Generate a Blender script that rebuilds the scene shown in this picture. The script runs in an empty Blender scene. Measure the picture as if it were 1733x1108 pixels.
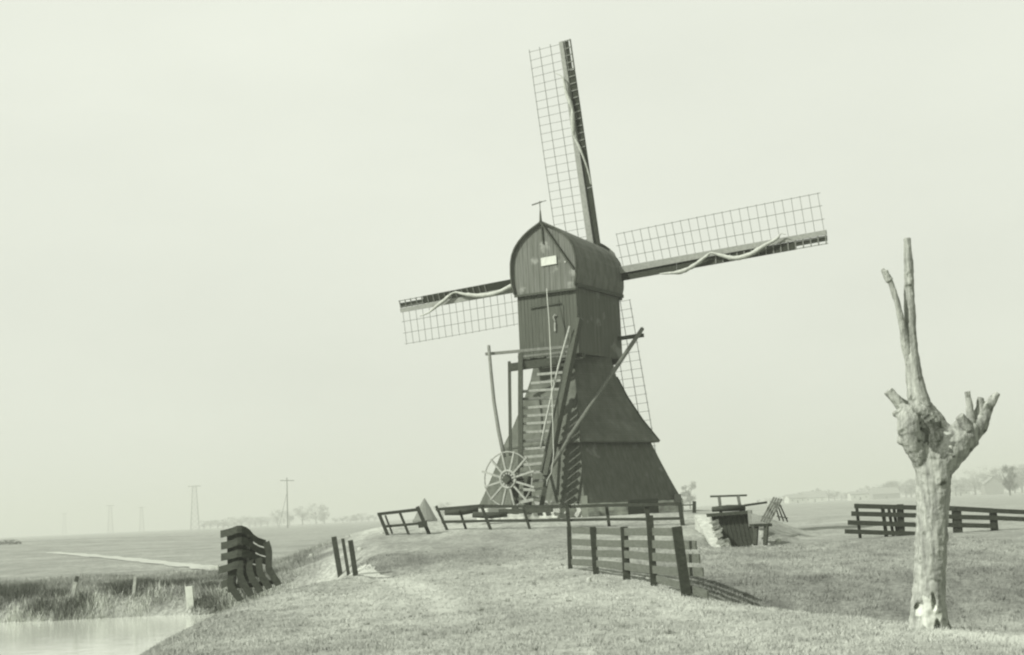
import bpy, math, random
import numpy as np
from mathutils import Vector, Matrix
random.seed(7); rng = np.random.default_rng(7)
R = math.radians
scene = bpy.context.scene
COL = scene.collection
FOC = 2407.0; PITCH = 7.45; ROLL = 2.58

# ------------------------------------------------------------------ camera
rotm = Matrix.Rotation(R(90 + PITCH), 3, 'X') @ Matrix.Rotation(R(-ROLL), 3, 'Z')
cam = bpy.data.cameras.new('camera'); cam.sensor_width = 36; cam.lens = 36 * FOC / 1733
cam.clip_start = 0.1; cam.clip_end = 12000
camo = bpy.data.objects.new('camera', cam); COL.objects.link(camo)
camo.matrix_world = rotm.to_4x4(); scene.camera = camo
RM = np.array(rotm)

def at(x, y, Y):
    d = RM @ np.array([(x - 866.5) / FOC, -(y - 554) / FOC, -1.0])
    return Vector(d * Y / d[1])

# ------------------------------------------------------------------ terrain
def sst(a, b, x):
    t = np.clip((x - a) / (b - a), 0, 1); return t * t * (3 - 2 * t)
def wob(X, Y, s, seed):
    r = np.random.default_rng(seed); o = 0
    for k in range(7):
        a = r.uniform(0, 2 * np.pi); f = r.uniform(.6, 1.7) / s; p = r.uniform(0, 6.28)
        o = o + np.sin((X * np.cos(a) + Y * np.sin(a)) * f * 6.28 + p)
    return o / 7
_c0 = at(1237, 870, 52).x; _c1 = at(1262, 920, 48).x
def chan(Y): return _c0 + (_c1 - _c0) * (52 - Y) / 4
def hgt(X, Y):
    X = np.asarray(X, float); Y = np.asarray(Y, float)
    zc = np.interp(Y, [-30, 15, 20, 26, 34, 40, 48, 56, 61, 75, 90, 120], [-1.6, -1.6, -1.66, -1.7, -1.62, -1.5, -1.12, -.62, -.28, -.22, -1.0, -1.8])
    XL = np.interp(Y, [-30, 16, 20, 26, 32, 36, 40, 44, 50, 56, 62, 75, 90], [-4.6, -4.6, -4.95, -5.7, -6.1, -5.8, -5.0, -4.7, -5.0, -5.3, -5.6, -6, -3])
    XR = np.interp(Y, [-30, 10, 16, 20, 25, 32, 39, 44, 49, 52, 60, 75, 90], [7, 6.6, 5.9, 4.8, 3.6, 2.7, 2.1, 3.0, 5.5, 8.6, 9.3, 9, 6])
    # land right
    FR = np.interp(Y + .5 * wob(X, X * 0, 6, 8), [-30, 18, 24, 27.5, 29.4, 31.2, 35, 40, 45, 52, 60, 150, 4000], [-2.25, -2.25, -2.36, -2.38, -2.0, -1.68, -1.55, -1.46, -1.36, -1.42, -1.45, -1.55, -1.6])
    FR = FR + .10 * wob(X, Y, 14, 3) * sst(32, 38, Y) * (1 - sst(60, 200, Y))
    # ditch by the sluice
    FR = FR - .9 * np.exp(-((X - chan(Y)) / 1.2) ** 2) * sst(45.5, 48.5, Y) * (1 - sst(51.4, 52.6, Y))
    # land left: canal bed, far bank, field
    bank = 51.2 + .5 * wob(X, X * 0, 9, 5)
    FL = -4.2 + 2.15 * sst(bank - 2.5, bank + 1.3, Y) - .02 + .30 * sst(bank + 1.5, bank + 12, Y)
    FL = FL + .9 * sst(110, 220, Y) * sst(38, 75, -X) * (1 - sst(240, 300, Y)) + .05 * wob(X, Y, 7, 6) * sst(53, 60, Y)
    F = FL + (FR - FL) * sst(-3, 3, X + 0 * Y)
    dl = np.maximum(XL - X, 0); dr = np.maximum(X - XR, 0)
    wl = 1 - sst(-.4, np.interp(Y, [30, 44, 60], [5.0, 3.5, 7]), XL - X + 0 * Y)
    wr = 1 - sst(-.4, np.interp(Y, [18, 24, 30, 33, 40, 50, 53, 60], [3.0, 2.4, 2.4, 3.2, 3.5, 3.0, 1.6, 3.5]), X - XR)
    w = wl * wr * (1 - sst(85, 120, Y))
    h = F + (zc - F) * w
    cut = np.exp(-((X - chan(Y)) / .85) ** 6) * sst(46.5, 48.5, Y) * (1 - sst(51.75, 52.1, Y))
    h = h - np.maximum(h + 2.3, 0) * cut
    near = 1 - sst(60, 140, Y)
    h = h + near * (.035 * wob(X, Y, 3.1, 11) + .013 * wob(X, Y, 1.2, 12) + .006 * wob(X, Y, .6, 13))
    # hollow trodden where the path climbs over the crown
    h = h - .16 * np.exp(-((X + 4.0) / 1.1) ** 2 - ((Y - 41.0) / 2.2) ** 2)
    return h
def hz(x, y): return float(hgt(x, y))
def gnd(px, py, y0=12., y1=600.):
    """first place where the line of sight through (px,py) meets the ground"""
    Ys = np.concatenate([np.arange(y0, 90, .05), np.geomspace(90, max(y1, 91), 800)])
    d = RM @ np.array([(px - 866.5) / FOC, -(py - 554) / FOC, -1.0]); d = d / d[1]
    P = Ys[:, None] * d[None]
    k = np.nonzero(P[:, 2] < hgt(P[:, 0], P[:, 1]))[0]
    i = k[0] if len(k) else len(Ys) - 1
    return Vector(P[i])

# ------------------------------------------------------------------ materials
def newmat(name):
    m = bpy.data.materials.new(name); m.use_nodes = True
    nt = m.node_tree; nt.nodes.clear()
    out = nt.nodes.new('ShaderNodeOutputMaterial'); b = nt.nodes.new('ShaderNodeBsdfPrincipled')
    nt.links.new(b.outputs[0], out.inputs[0]); return m, nt, b
def grey(v, warm=.9):
    t = min(1, v / .14); return (v * (.84 + .11 * t), v, v * (.64 + .23 * t), 1)
def mat(name, lo, hi, scale=(1, 1, 1), noise=4, rough=.85, bump=.3, dist=.01, detail=6, spots=None, stripes=None, spec=.25, jitter=0):
    """lo..hi grey values mixed by stretched noise; optional stripes (axis, pitch, strength)"""
    m, nt, b = newmat(name); N = nt.nodes.new; L = nt.links.new
    tc = N('ShaderNodeTexCoord'); mp = N('ShaderNodeMapping'); mp.inputs['Scale'].default_value = scale
    L(tc.outputs['Object'], mp.inputs[0])
    n = N('ShaderNodeTexNoise'); n.inputs['Scale'].default_value = noise; n.inputs['Detail'].default_value = detail; n.inputs['Roughness'].default_value = .65
    L(mp.outputs[0], n.inputs[0])
    r = N('ShaderNodeValToRGB'); r.color_ramp.elements[0].position = .33; r.color_ramp.elements[1].position = .68
    r.color_ramp.elements[0].color = grey(lo); r.color_ramp.elements[1].color = grey(hi)
    L(n.outputs[0], r.inputs[0]); c = r.outputs[0]
    hsrc = n.outputs[0]
    if spots:
        n2 = N('ShaderNodeTexNoise'); n2.inputs['Scale'].default_value = spots[0]; n2.inputs['Detail'].default_value = 3
        L(tc.outputs['Object'], n2.inputs[0])
        r2 = N('ShaderNodeValToRGB'); r2.color_ramp.elements[0].position = spots[1]; r2.color_ramp.elements[1].position = spots[1] + .08
        L(n2.outputs[0], r2.inputs[0])
        mx = N('ShaderNodeMixRGB'); L(r2.outputs[0], mx.inputs[0]); L(c, mx.inputs[1]); mx.inputs[2].default_value = grey(spots[2]); c = mx.outputs[0]
    if stripes:
        ax, pitch, depth = stripes
        sx = N('ShaderNodeSeparateXYZ'); L(tc.outputs['Object'], sx.inputs[0])
        mu = N('ShaderNodeMath'); mu.operation = 'MULTIPLY'; mu.inputs[1].default_value = 1 / pitch
        L(sx.outputs[ax], mu.inputs[0])
        fr = N('ShaderNodeMath'); fr.operation = 'FRACT'; L(mu.outputs[0], fr.inputs[0])
        fl = N('ShaderNodeMath'); fl.operation = 'FLOOR'; L(mu.outputs[0], fl.inputs[0])
        wn = N('ShaderNodeTexWhiteNoise'); wn.noise_dimensions = '1D'; L(fl.outputs[0], wn.inputs['W'])
        ml = N('ShaderNodeMapRange'); ml.inputs[3].default_value = 1 - depth; ml.inputs[4].default_value = 1 + depth
        L(wn.outputs[0], ml.inputs[0])
        gp = N('ShaderNodeMath'); gp.operation = 'GREATER_THAN'; gp.inputs[1].default_value = .1; L(fr.outputs[0], gp.inputs[0])
        g2 = N('ShaderNodeMapRange'); g2.inputs[3].default_value = .55; g2.inputs[4].default_value = 1; L(gp.outputs[0], g2.inputs[0])
        m3 = N('ShaderNodeMath'); m3.operation = 'MULTIPLY'; L(ml.outputs[0], m3.inputs[0]); L(g2.outputs[0], m3.inputs[1])
        mx = N('ShaderNodeVectorMath'); mx.operation = 'SCALE'; L(c, mx.inputs[0]); L(m3.outputs[0], mx.inputs[3]); c = mx.outputs[0]
        ha = N('ShaderNodeMath'); ha.operation = 'ADD'; L(n.outputs[0], ha.inputs[0]); L(fr.outputs[0], ha.inputs[1]); hsrc = ha.outputs[0]
    L(c, b.inputs['Base Color'])
    b.inputs['Roughness'].default_value = rough; b.inputs['Specular IOR Level'].default_value = spec
    if bump:
        bp = N('ShaderNodeBump'); bp.inputs['Strength'].default_value = bump; bp.inputs['Distance'].default_value = dist
        L(hsrc, bp.inputs['Height']); L(bp.outputs[0], b.inputs['Normal'])
    return m
M = {}
M['tar'] = mat('tarred_boards', .052, .092, (3, 3, .25), 2, spots=(1.1, .62, .14), bump=.5, dist=.012)
M['tarv'] = mat('tarred_planks', .043, .075, (6, 6, .25), 3, spots=(.9, .6, .075), bump=.4, rough=.8)
M['roofing'] = mat('old_roof_boards', .058, .10, (1, 1, .5), 2.2, spots=(5.5, .74, .3), stripes=(2, .11, .06), bump=.5)
M['gable'] = mat('weathered_gable', .07, .135, (5, 5, .25), 2.2, spots=(1.3, .62, .2), bump=.4)
M['cap'] = mat('cap_roofing', .068, .13, (1.2, 1.2, .6), 1.6, bump=.35, dist=.02)
M['darkwood'] = mat('dark_wood', .03, .062, (2, 2, 2), 7, bump=.4)
M['fence'] = mat('tarred_fence', .02, .045, (1.5, 1.5, 3), 5, bump=.5)
M['fencelight'] = mat('weathered_fence', .07, .11, (1, 1, 4), 5, bump=.5)
M['greywood'] = mat('grey_wood', .2, .34, (2, 2, 2), 6, bump=.4)
M['midwood'] = mat('mid_wood', .09, .17, (2, 2, 2), 6, bump=.4)
M['palewood'] = mat('pale_wood', .19, .31, (2, 2, 2), 5, bump=.3)
M['stock'] = mat('painted_stock', .17, .25, (2, 2, 2), 4, bump=.2)
M['cloth'] = mat('sail_cloth', .26, .42, (2, 2, 2), 5, bump=.6, dist=.02, rough=.95)
M['white'] = mat('white_paint', .38, .48, (1, 1, 1), 5, bump=.1)
M['plinth'] = mat('limed_brick', .2, .55, (1, 1, 2), 2.0, spots=(1.1, .56, .11), stripes=(2, .09, .12), bump=.5)
M['concrete'] = mat('pale_concrete', .24, .42, (1, 1, 1), 4, spots=(3, .66, .25), bump=.3)
M['rubble'] = mat('rubble', .08, .3, (1, 1, 1), 3, bump=.6, dist=.03)
M['bark'] = mat('willow_bark', .14, .37, (5, 5, .7), 3.2, spots=(5.5, .62, .08), bump=1.0, dist=.03, detail=8)
M['limewash'] = mat('limewashed_wall', .34, .46, noise=.6, bump=0)
M['brace'] = mat('brace_wood', .075, .125, (2, 2, 2), 6, bump=.4)
M['darkboard'] = mat('dark_wind_boards', .018, .035, (2, 2, 2), 6, bump=.3, spec=.1)  # very dark even tone for the wind boards
M['headshade'] = mat('willow_head_shade', .05, .13, (3, 3, 2), 6, bump=1, dist=.03)  # dark patch tone: shade painted on the willow head
M['barewood'] = mat('bare_wood', .34, .52, (4, 4, .7), 3, bump=.4, spots=(6, .68, .15))
M['rope'] = mat('rope', .3, .4, noise=9, bump=0)
M['iron'] = mat('iron', .04, .07, noise=9, bump=.1, rough=.5)
M['trunk'] = mat('far_bark', .08, .14, noise=2, bump=0)
M['twig'] = mat('far_twigs', .16, .27, noise=.5, bump=0)
M['brick'] = mat('far_brick', .16, .26, noise=2, bump=0)
M['tile'] = mat('far_tiles', .15, .24, noise=2, bump=0)
M['hay'] = mat('hay', .08, .13, noise=3, bump=.3)
M['pane'] = mat('window_pane', .03, .05, noise=2, bump=0, rough=.15, spec=.6)
M['path'] = mat('trodden_sand', .28, .38, (1, 1, 1), 1.5, bump=.3, dist=.02)
M['scrub'] = mat('bank_scrub', .05, .11, noise=3, bump=0)

def grass_mat(name, blade=False):
    m, nt, b = newmat(name); N = nt.nodes.new; L = nt.links.new
    tc = N('ShaderNodeNewGeometry')
    def noise(s, d=4, sc=(1, 1, 1)):
        mp = N('ShaderNodeMapping'); mp.inputs['Scale'].default_value = sc; L(tc.outputs['Position'], mp.inputs[0])
        n = N('ShaderNodeTexNoise'); n.inputs['Scale'].default_value = s; n.inputs['Detail'].default_value = d; n.inputs['Roughness'].default_value = .6
        L(mp.outputs[0], n.inputs[0]); return n.outputs[0]
    def ramp(f, p0, c0, p1, c1):
        r = N('ShaderNodeValToRGB'); r.color_ramp.elements[0].position = p0; r.color_ramp.elements[1].position = p1
        r.color_ramp.elements[0].color = c0; r.color_ramp.elements[1].color = c1; L(f, r.inputs[0]); return r.outputs[0]
    def mulc(a, c):
        x = N('ShaderNodeMixRGB'); x.blend_type = 'MULTIPLY'; x.inputs[0].default_value = 1; L(a, x.inputs[1]); L(c, x.inputs[2]); return x.outputs[0]
    W = lambda v: (v, v, v, 1)
    g_ = GR * (1.13 if blade else .88)
    c = ramp(noise(.5, 5, (1, .45, 1)), .35, grey(g_ * .80), .65, grey(g_ * 1.12))
    c = mulc(c, ramp(noise(3.2, 5, (1, .4, 1)), .34, W(.80), .58, W(1.06)))
    if not blade: c = mulc(c, ramp(noise(9, 6), .35, W(.62), .62, W(1.1)))
    c = mulc(c, ramp(noise(.06, 4, (1, 1, 1)), .4, W(.9), .6, W(1.04)))
    at_ = N('ShaderNodeAttribute'); at_.attribute_name = 'wear'
    mx = N('ShaderNodeMixRGB'); L(at_.outputs['Fac'], mx.inputs[0]); L(c, mx.inputs[1]); mx.inputs[2].default_value = grey(.5)
    a2 = N('ShaderNodeAttribute'); a2.attribute_name = 'rough'  # darkens the turf; also carries the hollow's painted shade
    m2 = N('ShaderNodeMixRGB'); m2.blend_type = 'MULTIPLY'; L(a2.outputs['Fac'], m2.inputs[0]); L(mx.outputs[0], m2.inputs[1]); m2.inputs[2].default_value = W(.40)
    L(m2.outputs[0], b.inputs['Base Color']); b.inputs['Roughness'].default_value = .95; b.inputs['Specular IOR Level'].default_value = .1
    bp = N('ShaderNodeBump'); bp.inputs['Strength'].default_value = .6; bp.inputs['Distance'].default_value = .05
    if not blade: L(noise(6, 8), bp.inputs['Height']); L(bp.outputs[0], b.inputs['Normal'])
    else:
        v1 = N('ShaderNodeVectorMath'); v1.operation = 'SCALE'; L(tc.outputs['Normal'], v1.inputs[0]); v1.inputs[3].default_value = .45
        v2 = N('ShaderNodeVectorMath'); v2.operation = 'ADD'; L(v1.outputs[0], v2.inputs[0]); v2.inputs[1].default_value = (0, 0, 1)
        v3 = N('ShaderNodeVectorMath'); v3.operation = 'NORMALIZE'; L(v2.outputs[0], v3.inputs[0]); L(v3.outputs[0], b.inputs['Normal'])
    return m
GR = .37
M['grass'] = grass_mat('meadow_turf'); M['blade'] = grass_mat('grass_blades', True)
M['reed'] = mat('dry_reed', .36, .6, noise=1.2, bump=0)
M['rushes'] = mat('dark_rushes', .13, .32, noise=1.2, bump=0)

# ------------------------------------------------------------------ object helpers
def tag(o, label=None, cat=None, group=None, kind=None):
    for k, v in (('label', label), ('category', cat), ('group', group), ('kind', kind)):
        if v: o[k] = v
    return o
def thing(name, loc, label, cat, group=None):
    o = bpy.data.objects.new(name, None); COL.objects.link(o); o.location = loc; o.empty_display_size = .3
    return tag(o, label, cat, group)
def rootloc(o):
    v = Vector((0, 0, 0))
    while o is not None: v += o.location; o = o.parent
    return v
class MB:
    def __init__(s): s.v = []; s.f = []; s.n = 0
    def add(s, vs, fs):
        s.v += [tuple(map(float, v)) for v in vs]; s.f += [tuple(i + s.n for i in f) for f in fs]; s.n += len(vs); return s
    def box8(s, p):   # p: 8 corners, bottom 4 then top 4 in the same turning order
        return s.add(p, [(3, 2, 1, 0), (4, 5, 6, 7), (0, 1, 5, 4), (1, 2, 6, 5), (2, 3, 7, 6), (3, 0, 4, 7)])
    def beam(s, a, b, w, h, up=(0, 0, 1), w2=None, h2=None):
        a = Vector(a); b = Vector(b); d = (b - a).normalized(); up = Vector(up)
        x = d.cross(up)
        if x.length < 1e-3: x = d.cross(Vector((1, 0, 0)))
        x.normalize(); y = x.cross(d).normalized(); w2 = w2 or w; h2 = h2 or h
        q = [p + x * sx * W_ / 2 + y * sy * H_ / 2 for p, W_, H_ in ((a, w, h), (b, w2, h2)) for sx, sy in ((-1, -1), (1, -1), (1, 1), (-1, 1))]
        return s.box8(q)
    def tube(s, pts, rad, n=8, jit=0, cap=True):
        pts = [Vector(p) for p in pts]; rad = [rad] * len(pts) if not hasattr(rad, '__len__') else rad
        ref = Vector((.13, .97, .2)); vs = []; fs = []
        for i, p in enumerate(pts):
            d = (pts[min(i + 1, len(pts) - 1)] - pts[max(i - 1, 0)]).normalized()
            x = d.cross(ref).normalized(); y = x.cross(d)
            for k in range(n):
                a = 2 * math.pi * k / n; r = rad[i] * (1 + jit * random.uniform(-1, 1))
                vs.append(p + (x * math.cos(a) + y * math.sin(a)) * r)
        for i in range(len(pts) - 1):
            for k in range(n):
                fs.append((i * n + k, i * n + (k + 1) % n, (i + 1) * n + (k + 1) % n, (i + 1) * n + k))
        if cap: fs += [tuple(range(n))[::-1], tuple(range((len(pts) - 1) * n, len(pts) * n))]
        return s.add(vs, fs)
    def build(s, name, m, parent=None, smooth=False, label=None, loc=None):
        me = bpy.data.meshes.new(name); o0 = rootloc(parent) if parent is not None else (Vector(loc) if loc is not None else Vector((0, 0, 0)))
        me.from_pydata([(a - o0.x, b - o0.y, c - o0.z) for a, b, c in s.v], [], s.f)
        me.materials.append(m)
        if smooth: me.polygons.foreach_set('use_smooth', [True] * len(me.polygons))
        o = bpy.data.objects.new(name, me); COL.objects.link(o)
        import bmesh
        bm = bmesh.new(); bm.from_mesh(me); bmesh.ops.recalc_face_normals(bm, faces=bm.faces); bm.to_mesh(me); bm.free()
        if parent is not None: o.parent = parent
        elif loc is not None: o.location = o0
        if label: o['label'] = label
        return o
def copy_tree(o, parent=None):
    c = o.copy(); COL.objects.link(c); c.parent = parent
    for ch in list(o.children): copy_tree(ch, c)
    return c
def npmesh(name, V, F, m, smooth=False):
    me = bpy.data.meshes.new(name); me.vertices.add(len(V)); me.vertices.foreach_set('co', np.asarray(V, np.float32).ravel())
    k = F.shape[1]; me.loops.add(F.size); me.loops.foreach_set('vertex_index', F.astype(np.int32).ravel())
    me.polygons.add(len(F)); me.polygons.foreach_set('loop_start', np.arange(0, F.size, k, dtype=np.int32))
    try: me.polygons.foreach_set('loop_total', np.full(len(F), k, np.int32))
    except Exception: pass
    me.update(calc_edges=True); me.validate()
    if smooth: me.polygons.foreach_set('use_smooth', np.ones(len(F), bool))
    me.materials.append(m); return me

# ------------------------------------------------------------------ ground sheet
def axis(lo, hi, d, far, g=1.09):
    a = list(np.arange(lo, hi + d / 2, d)); s = d; x = a[-1]
    while x < far: s *= g; x += s; a.append(x)
    return a
ax = axis(0, 13, .22, 3900, 1.06); xs = np.array([-v for v in axis(0, 13, .22, 3900, 1.06)[:0:-1]] + ax)
ys = np.array([-60, -40, -25, -12, -4, 2, 6, 9] + axis(11, 66, .22, 3900, 1.045))
GX, GY = np.meshgrid(xs, ys); GZ = hgt(GX, GY)
V = np.stack([GX, GY, GZ], -1).reshape(-1, 3); nx, ny = len(xs), len(ys)
I = np.arange(nx * ny).reshape(ny, nx)
F = np.stack([I[:-1, :-1], I[:-1, 1:], I[1:, 1:], I[1:, :-1]], -1).reshape(-1, 4)
me = npmesh('ground', V, F, M['grass'], True)
# trodden trail (a line of bare wear in the turf), rough uncut growth, darker turf tones and a hollow's painted shade
trail = [gnd(612, 972), gnd(660, 980), gnd(712, 993), gnd(752, 1018), gnd(768, 1050)]
def seg_dist(X, Y, pts):
    D = np.full(X.shape, 1e9)
    for a, b in zip(pts[:-1], pts[1:]):
        ax_, ay, bx, by = a.x, a.y, b.x, b.y; L2 = (bx - ax_) ** 2 + (by - ay) ** 2 + 1e-9
        t = np.clip(((X - ax_) * (bx - ax_) + (Y - ay) * (by - ay)) / L2, 0, 1)
        D = np.minimum(D, np.hypot(X - ax_ - t * (bx - ax_), Y - ay - t * (by - ay)))
    return D
def wearf(X, Y):
    d = seg_dist(X, Y, trail) + .12 * wob(X, Y, 1.1, 21)
    w = .36 * (1 - sst(.1, .6, d)) * (.6 + .4 * sst(22, 36, Y))
    d2 = seg_dist(X, Y, [gnd(1610, 1068), gnd(1680, 1078), gnd(1760, 1092)]) + .1 * wob(X, Y, 1.3, 22)
    return np.clip(w + .55 * (1 - sst(.12, .5, d2)), 0, 1)
def rough_shadef(X, Y):
    XRc = np.interp(Y, [16, 20, 25, 32, 39, 44, 49, 52], [5.9, 4.8, 3.6, 2.7, 2.1, 3.0, 5.5, 8.6])
    out = sst(.1, 1.0, X - XRc + .25 * wob(X, Y, 1.6, 33)) * (1 - sst(44, 56, Y))
    right = out * (.42 + .25 * sst(26, 29, Y) * (1 - sst(31, 33, Y)) + .5 * np.clip(wob(X, Y * .6, 1.5, 31) - .05, 0, 1))
    left = sst(6, 8, -X) * sst(50, 52, Y) * (1 - sst(56, 66, Y)) * np.clip(.72 + 1.2 * wob(X, Y * .7, 3.2, 61), .25, 1.15)
    fld = (sst(7, 12, -X) * sst(60, 62, Y) + .6 * sst(4, 9, X) * sst(56, 64, Y)) * (.36 + .2 * wob(X, Y, 24, 62))
    mnd = .40 * sst(38, 45, Y) * (1 - sst(54, 60, Y)) * (1 - out) * (1 - sst(5, 7, -X)) * (1 + .8 * wob(X, Y * .5, 2.2, 63))
    lfl = .28 * sst(.3, 1.6, np.interp(Y, [16, 26, 32, 40], [-2.8, -4.2, -4.8, -4.4]) - X) * (1 - sst(38, 42, Y))
    hol_shade = .4 * np.exp(-((X + 3.9) / 1.6) ** 2 - ((Y - 44.5) / 2.2) ** 2)  # shade of the hollow put into the turf colour
    return np.clip(right + left + fld + hol_shade + mnd + lfl, 0, 1)
for nm, fn in (('wear', wearf), ('rough', rough_shadef)):  # 'rough' holds rough growth, darker turf tones and the hollow's painted shade
    a = me.attributes.new(nm, 'FLOAT', 'POINT'); a.data.foreach_set('value', fn(V[:, 0], V[:, 1]).astype(np.float32))
g = bpy.data.objects.new('ground', me); COL.objects.link(g); tag(g, kind='structure')

# canal
M['water'], nt, b = newmat('canal_water')
b.inputs['Base Color'].default_value = grey(.5); b.inputs['Roughness'].default_value = .08
n = nt.nodes.new('ShaderNodeTexNoise'); n.inputs['Scale'].default_value = 1.0; n.inputs['Detail'].default_value = 5
tc = nt.nodes.new('ShaderNodeTexCoord'); mp = nt.nodes.new('ShaderNodeMapping'); mp.inputs['Scale'].default_value = (1.1, 2.2, 1)
nt.links.new(tc.outputs['Object'], mp.inputs[0]); nt.links.new(mp.outputs[0], n.inputs[0])
bp = nt.nodes.new('ShaderNodeBump'); bp.inputs['Strength'].default_value = .25; bp.inputs['Distance'].default_value = .06
nt.links.new(n.outputs[0], bp.inputs['Height']); nt.links.new(bp.outputs[0], b.inputs['Normal'])
w = MB().add([(-240, -50, -3), (-4, -50, -3), (-4, 56, -3), (-240, 56, -3)], [(0, 1, 2, 3)]).build('water', M['water']); tag(w, kind='structure')

# far footpath across the polder
def strip(name, pts, widths, m, dz=.03, n=10):
    P = []; Wd = []
    for i in range(len(pts) - 1):
        for k in range(n):
            t = k / n; P.append(pts[i].lerp(pts[i + 1], t)); Wd.append(widths[i] * (1 - t) + widths[i + 1] * t)
    P.append(pts[-1]); Wd.append(widths[-1]); vs = []; fs = []
    NW = 4
    for i, p in enumerate(P):
        d = (P[min(i + 1, len(P) - 1)] - P[max(i - 1, 0)]); d.z = 0; d.normalize(); nrm = Vector((-d.y, d.x, 0))
        for k in range(NW + 1):
            e = Wd[i] * (k / NW - .5) * (1 + (.25 * random.uniform(-1, 1) if k in (0, NW) else 0)); q = p + nrm * e
            vs.append((q.x, q.y, hz(q.x, q.y) + dz))
    for i in range(len(P) - 1):
        for k in range(NW): j = i * (NW + 1) + k; fs.append((j, j + 1, j + NW + 2, j + NW + 1))
    o = MB().add(vs, fs).build(name, m, smooth=True); return tag(o, kind='structure')
pp = [gnd(90, 935, 60), gnd(160, 941, 60), gnd(240, 949, 60), gnd(310, 957, 60), gnd(372, 966, 55)]
strip('path', pp, [1.6, 1.4, 1.25, 1.2, 1.2], M['path'])
strip('path', [gnd(598, 968), gnd(622, 972), gnd(655, 978)], [.5, .75, .25], M['path'], .02)

# ------------------------------------------------------------------ grass (stuff)
def blades(name, X, Y, hh, ww, m, lean=.5, zoff=0, attrs=False):
    n = len(X); Z = hgt(X, Y) + zoff; a = rng.uniform(0, 6.283, n); l = hh * lean * rng.uniform(.2, 1, n); la = rng.uniform(0, 6.283, n)
    P0 = np.stack([X - ww * np.cos(a) / 2, Y - ww * np.sin(a) / 2, Z - .02], -1)
    P1 = np.stack([X + ww * np.cos(a) / 2, Y + ww * np.sin(a) / 2, Z - .02], -1)
    P2 = np.stack([X + l * np.cos(la), Y + l * np.sin(la), Z + hh], -1)
    V = np.stack([P0, P1, P2], 1).reshape(-1, 3); F = np.arange(3 * n).reshape(-1, 3)
    me = npmesh(name, V, F, m)
    for nm, fn in (('wear', wearf), ('rough', rough_shadef)):  # 'rough' also carries the hollow's painted shade
        at_ = me.attributes.new(nm, 'FLOAT', 'POINT'); at_.data.foreach_set('value', np.repeat(fn(X, Y), 3).astype(np.float32))
    o = bpy.data.objects.new(name, me); COL.objects.link(o); return o
def frust(n, y0, y1, x0=-1e9, x1=1e9, p=1.0):
    Y = y0 + (y1 - y0) * rng.random(n) ** p
    X = rng.uniform(-1, 1, n) * .385 * Y; k = (X > x0) & (X < x1); return X[k], Y[k]
X, Y = frust(560000, 14, 48, -7.5, 14, 1.5)
keep = rng.random(len(X)) < np.clip(.8 + .5 * wob(X, Y, .9, 41), .3, 1) * (1 - .8 * wearf(X, Y)); X, Y = X[keep], Y[keep]
hh = (.016 + .026 * rng.random(len(X))) * np.clip(1 + 1.0 * wob(X, Y * .5, .38, 42) + .7 * wob(X, Y * .5, .9, 43), .5, 2.1) * (1 + .8 * rough_shadef(X, Y))
o = blades('grass', X, Y, hh, .007 + .00022 * Y, M['blade'], 1.1); tag(o, 'short grazed grass covering the dike and the mill mound', 'grass', kind='stuff')
# tufts of rough growth on the right hollow
def tufts(n, per, y0, y1, x0, x1, r, h0, h1, name, m, label, cond=None):
    TX = rng.uniform(x0, x1, n); TY = rng.uniform(y0, y1, n)
    if cond is not None: k = cond(TX, TY); TX, TY = TX[k], TY[k]
    n = len(TX); sc = rng.uniform(.5, 1.3, n)
    X = (TX[:, None] + rng.normal(0, 1, (n, per)) * r * sc[:, None]).ravel(); Y = (TY[:, None] + rng.normal(0, 1, (n, per)) * r * .7 * sc[:, None]).ravel()
    hh = (rng.uniform(h0, h1, (n, per)) * sc[:, None]).ravel()
    k = (hgt(X, Y) > -3.08); X, Y, hh = X[k], Y[k], hh[k]
    o = blades(name, X, Y, hh, .02 + .0 * X, m, .7); return tag(o, label, 'grass' if 'grass' in name else 'reeds', kind='stuff')
tufts(700, 70, 21, 38, 3.5, 15, .16, .03, .09, 'rough_grass', M['blade'], 'coarse darker grass tufts in the hollow right of the dike', lambda x, y: rough_shadef(x, y) > .55)
tufts(260, 200, 50.5, 54.2, -26, -8, .42, .08, .34, 'reeds', M['reed'], 'pale dry reeds along the far edge of the canal', lambda x, y: (hgt(x, y) < -2.35) & (wob(x, y, 1.5, 55) > .10))
tufts(560, 190, 51.3, 60, -27, -8, .5, .05, .22, 'rushes', M['rushes'], 'dark coarse rushes growing on the canal bank above the reeds', lambda x, y: (wob(x, y * 1.3, 1.5, 56) > .03))

# ------------------------------------------------------------------ windmill
A = R(29.5); U = Vector((math.sin(A), math.cos(A), 0)); VV = Vector((math.cos(A), -math.sin(A), 0)); ZZ = Vector((0, 0, 1))
C = Vector((2.76, 66.2, 0))
def B(v, u, z): return C + VV * v + U * u + ZZ * z
mill = thing('windmill', (C.x, C.y, hz(C.x, C.y)), 'tall dark wooden drainage windmill with four lattice sails on the grassy mound', 'windmill')
# substructure: square pyramid, corners on the axes
def ring(hd, z, left=None, cx=C.x, cy=C.y): return [(cx - (left or hd), cy, z), (cx, cy - hd, z), (cx + hd, cy, z), (cx, cy + hd, z)]
def frustum(mb, rings, cap=True):
    vs = [p for r_ in rings for p in r_]; fs = []
    for i in range(len(rings) - 1):
        for k in range(4): fs.append((i * 4 + k, i * 4 + (k + 1) % 4, i * 4 + 4 + (k + 1) % 4, i * 4 + 4 + k))
    if cap: fs += [(3, 2, 1, 0), tuple(range(len(vs) - 4, len(vs)))]
    return mb.add(vs, fs)
frustum(MB(), [ring(4.78, -.9), ring(4.78, .28), ring(4.70, .30)]).build('plinth', M['plinth'], mill)
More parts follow.
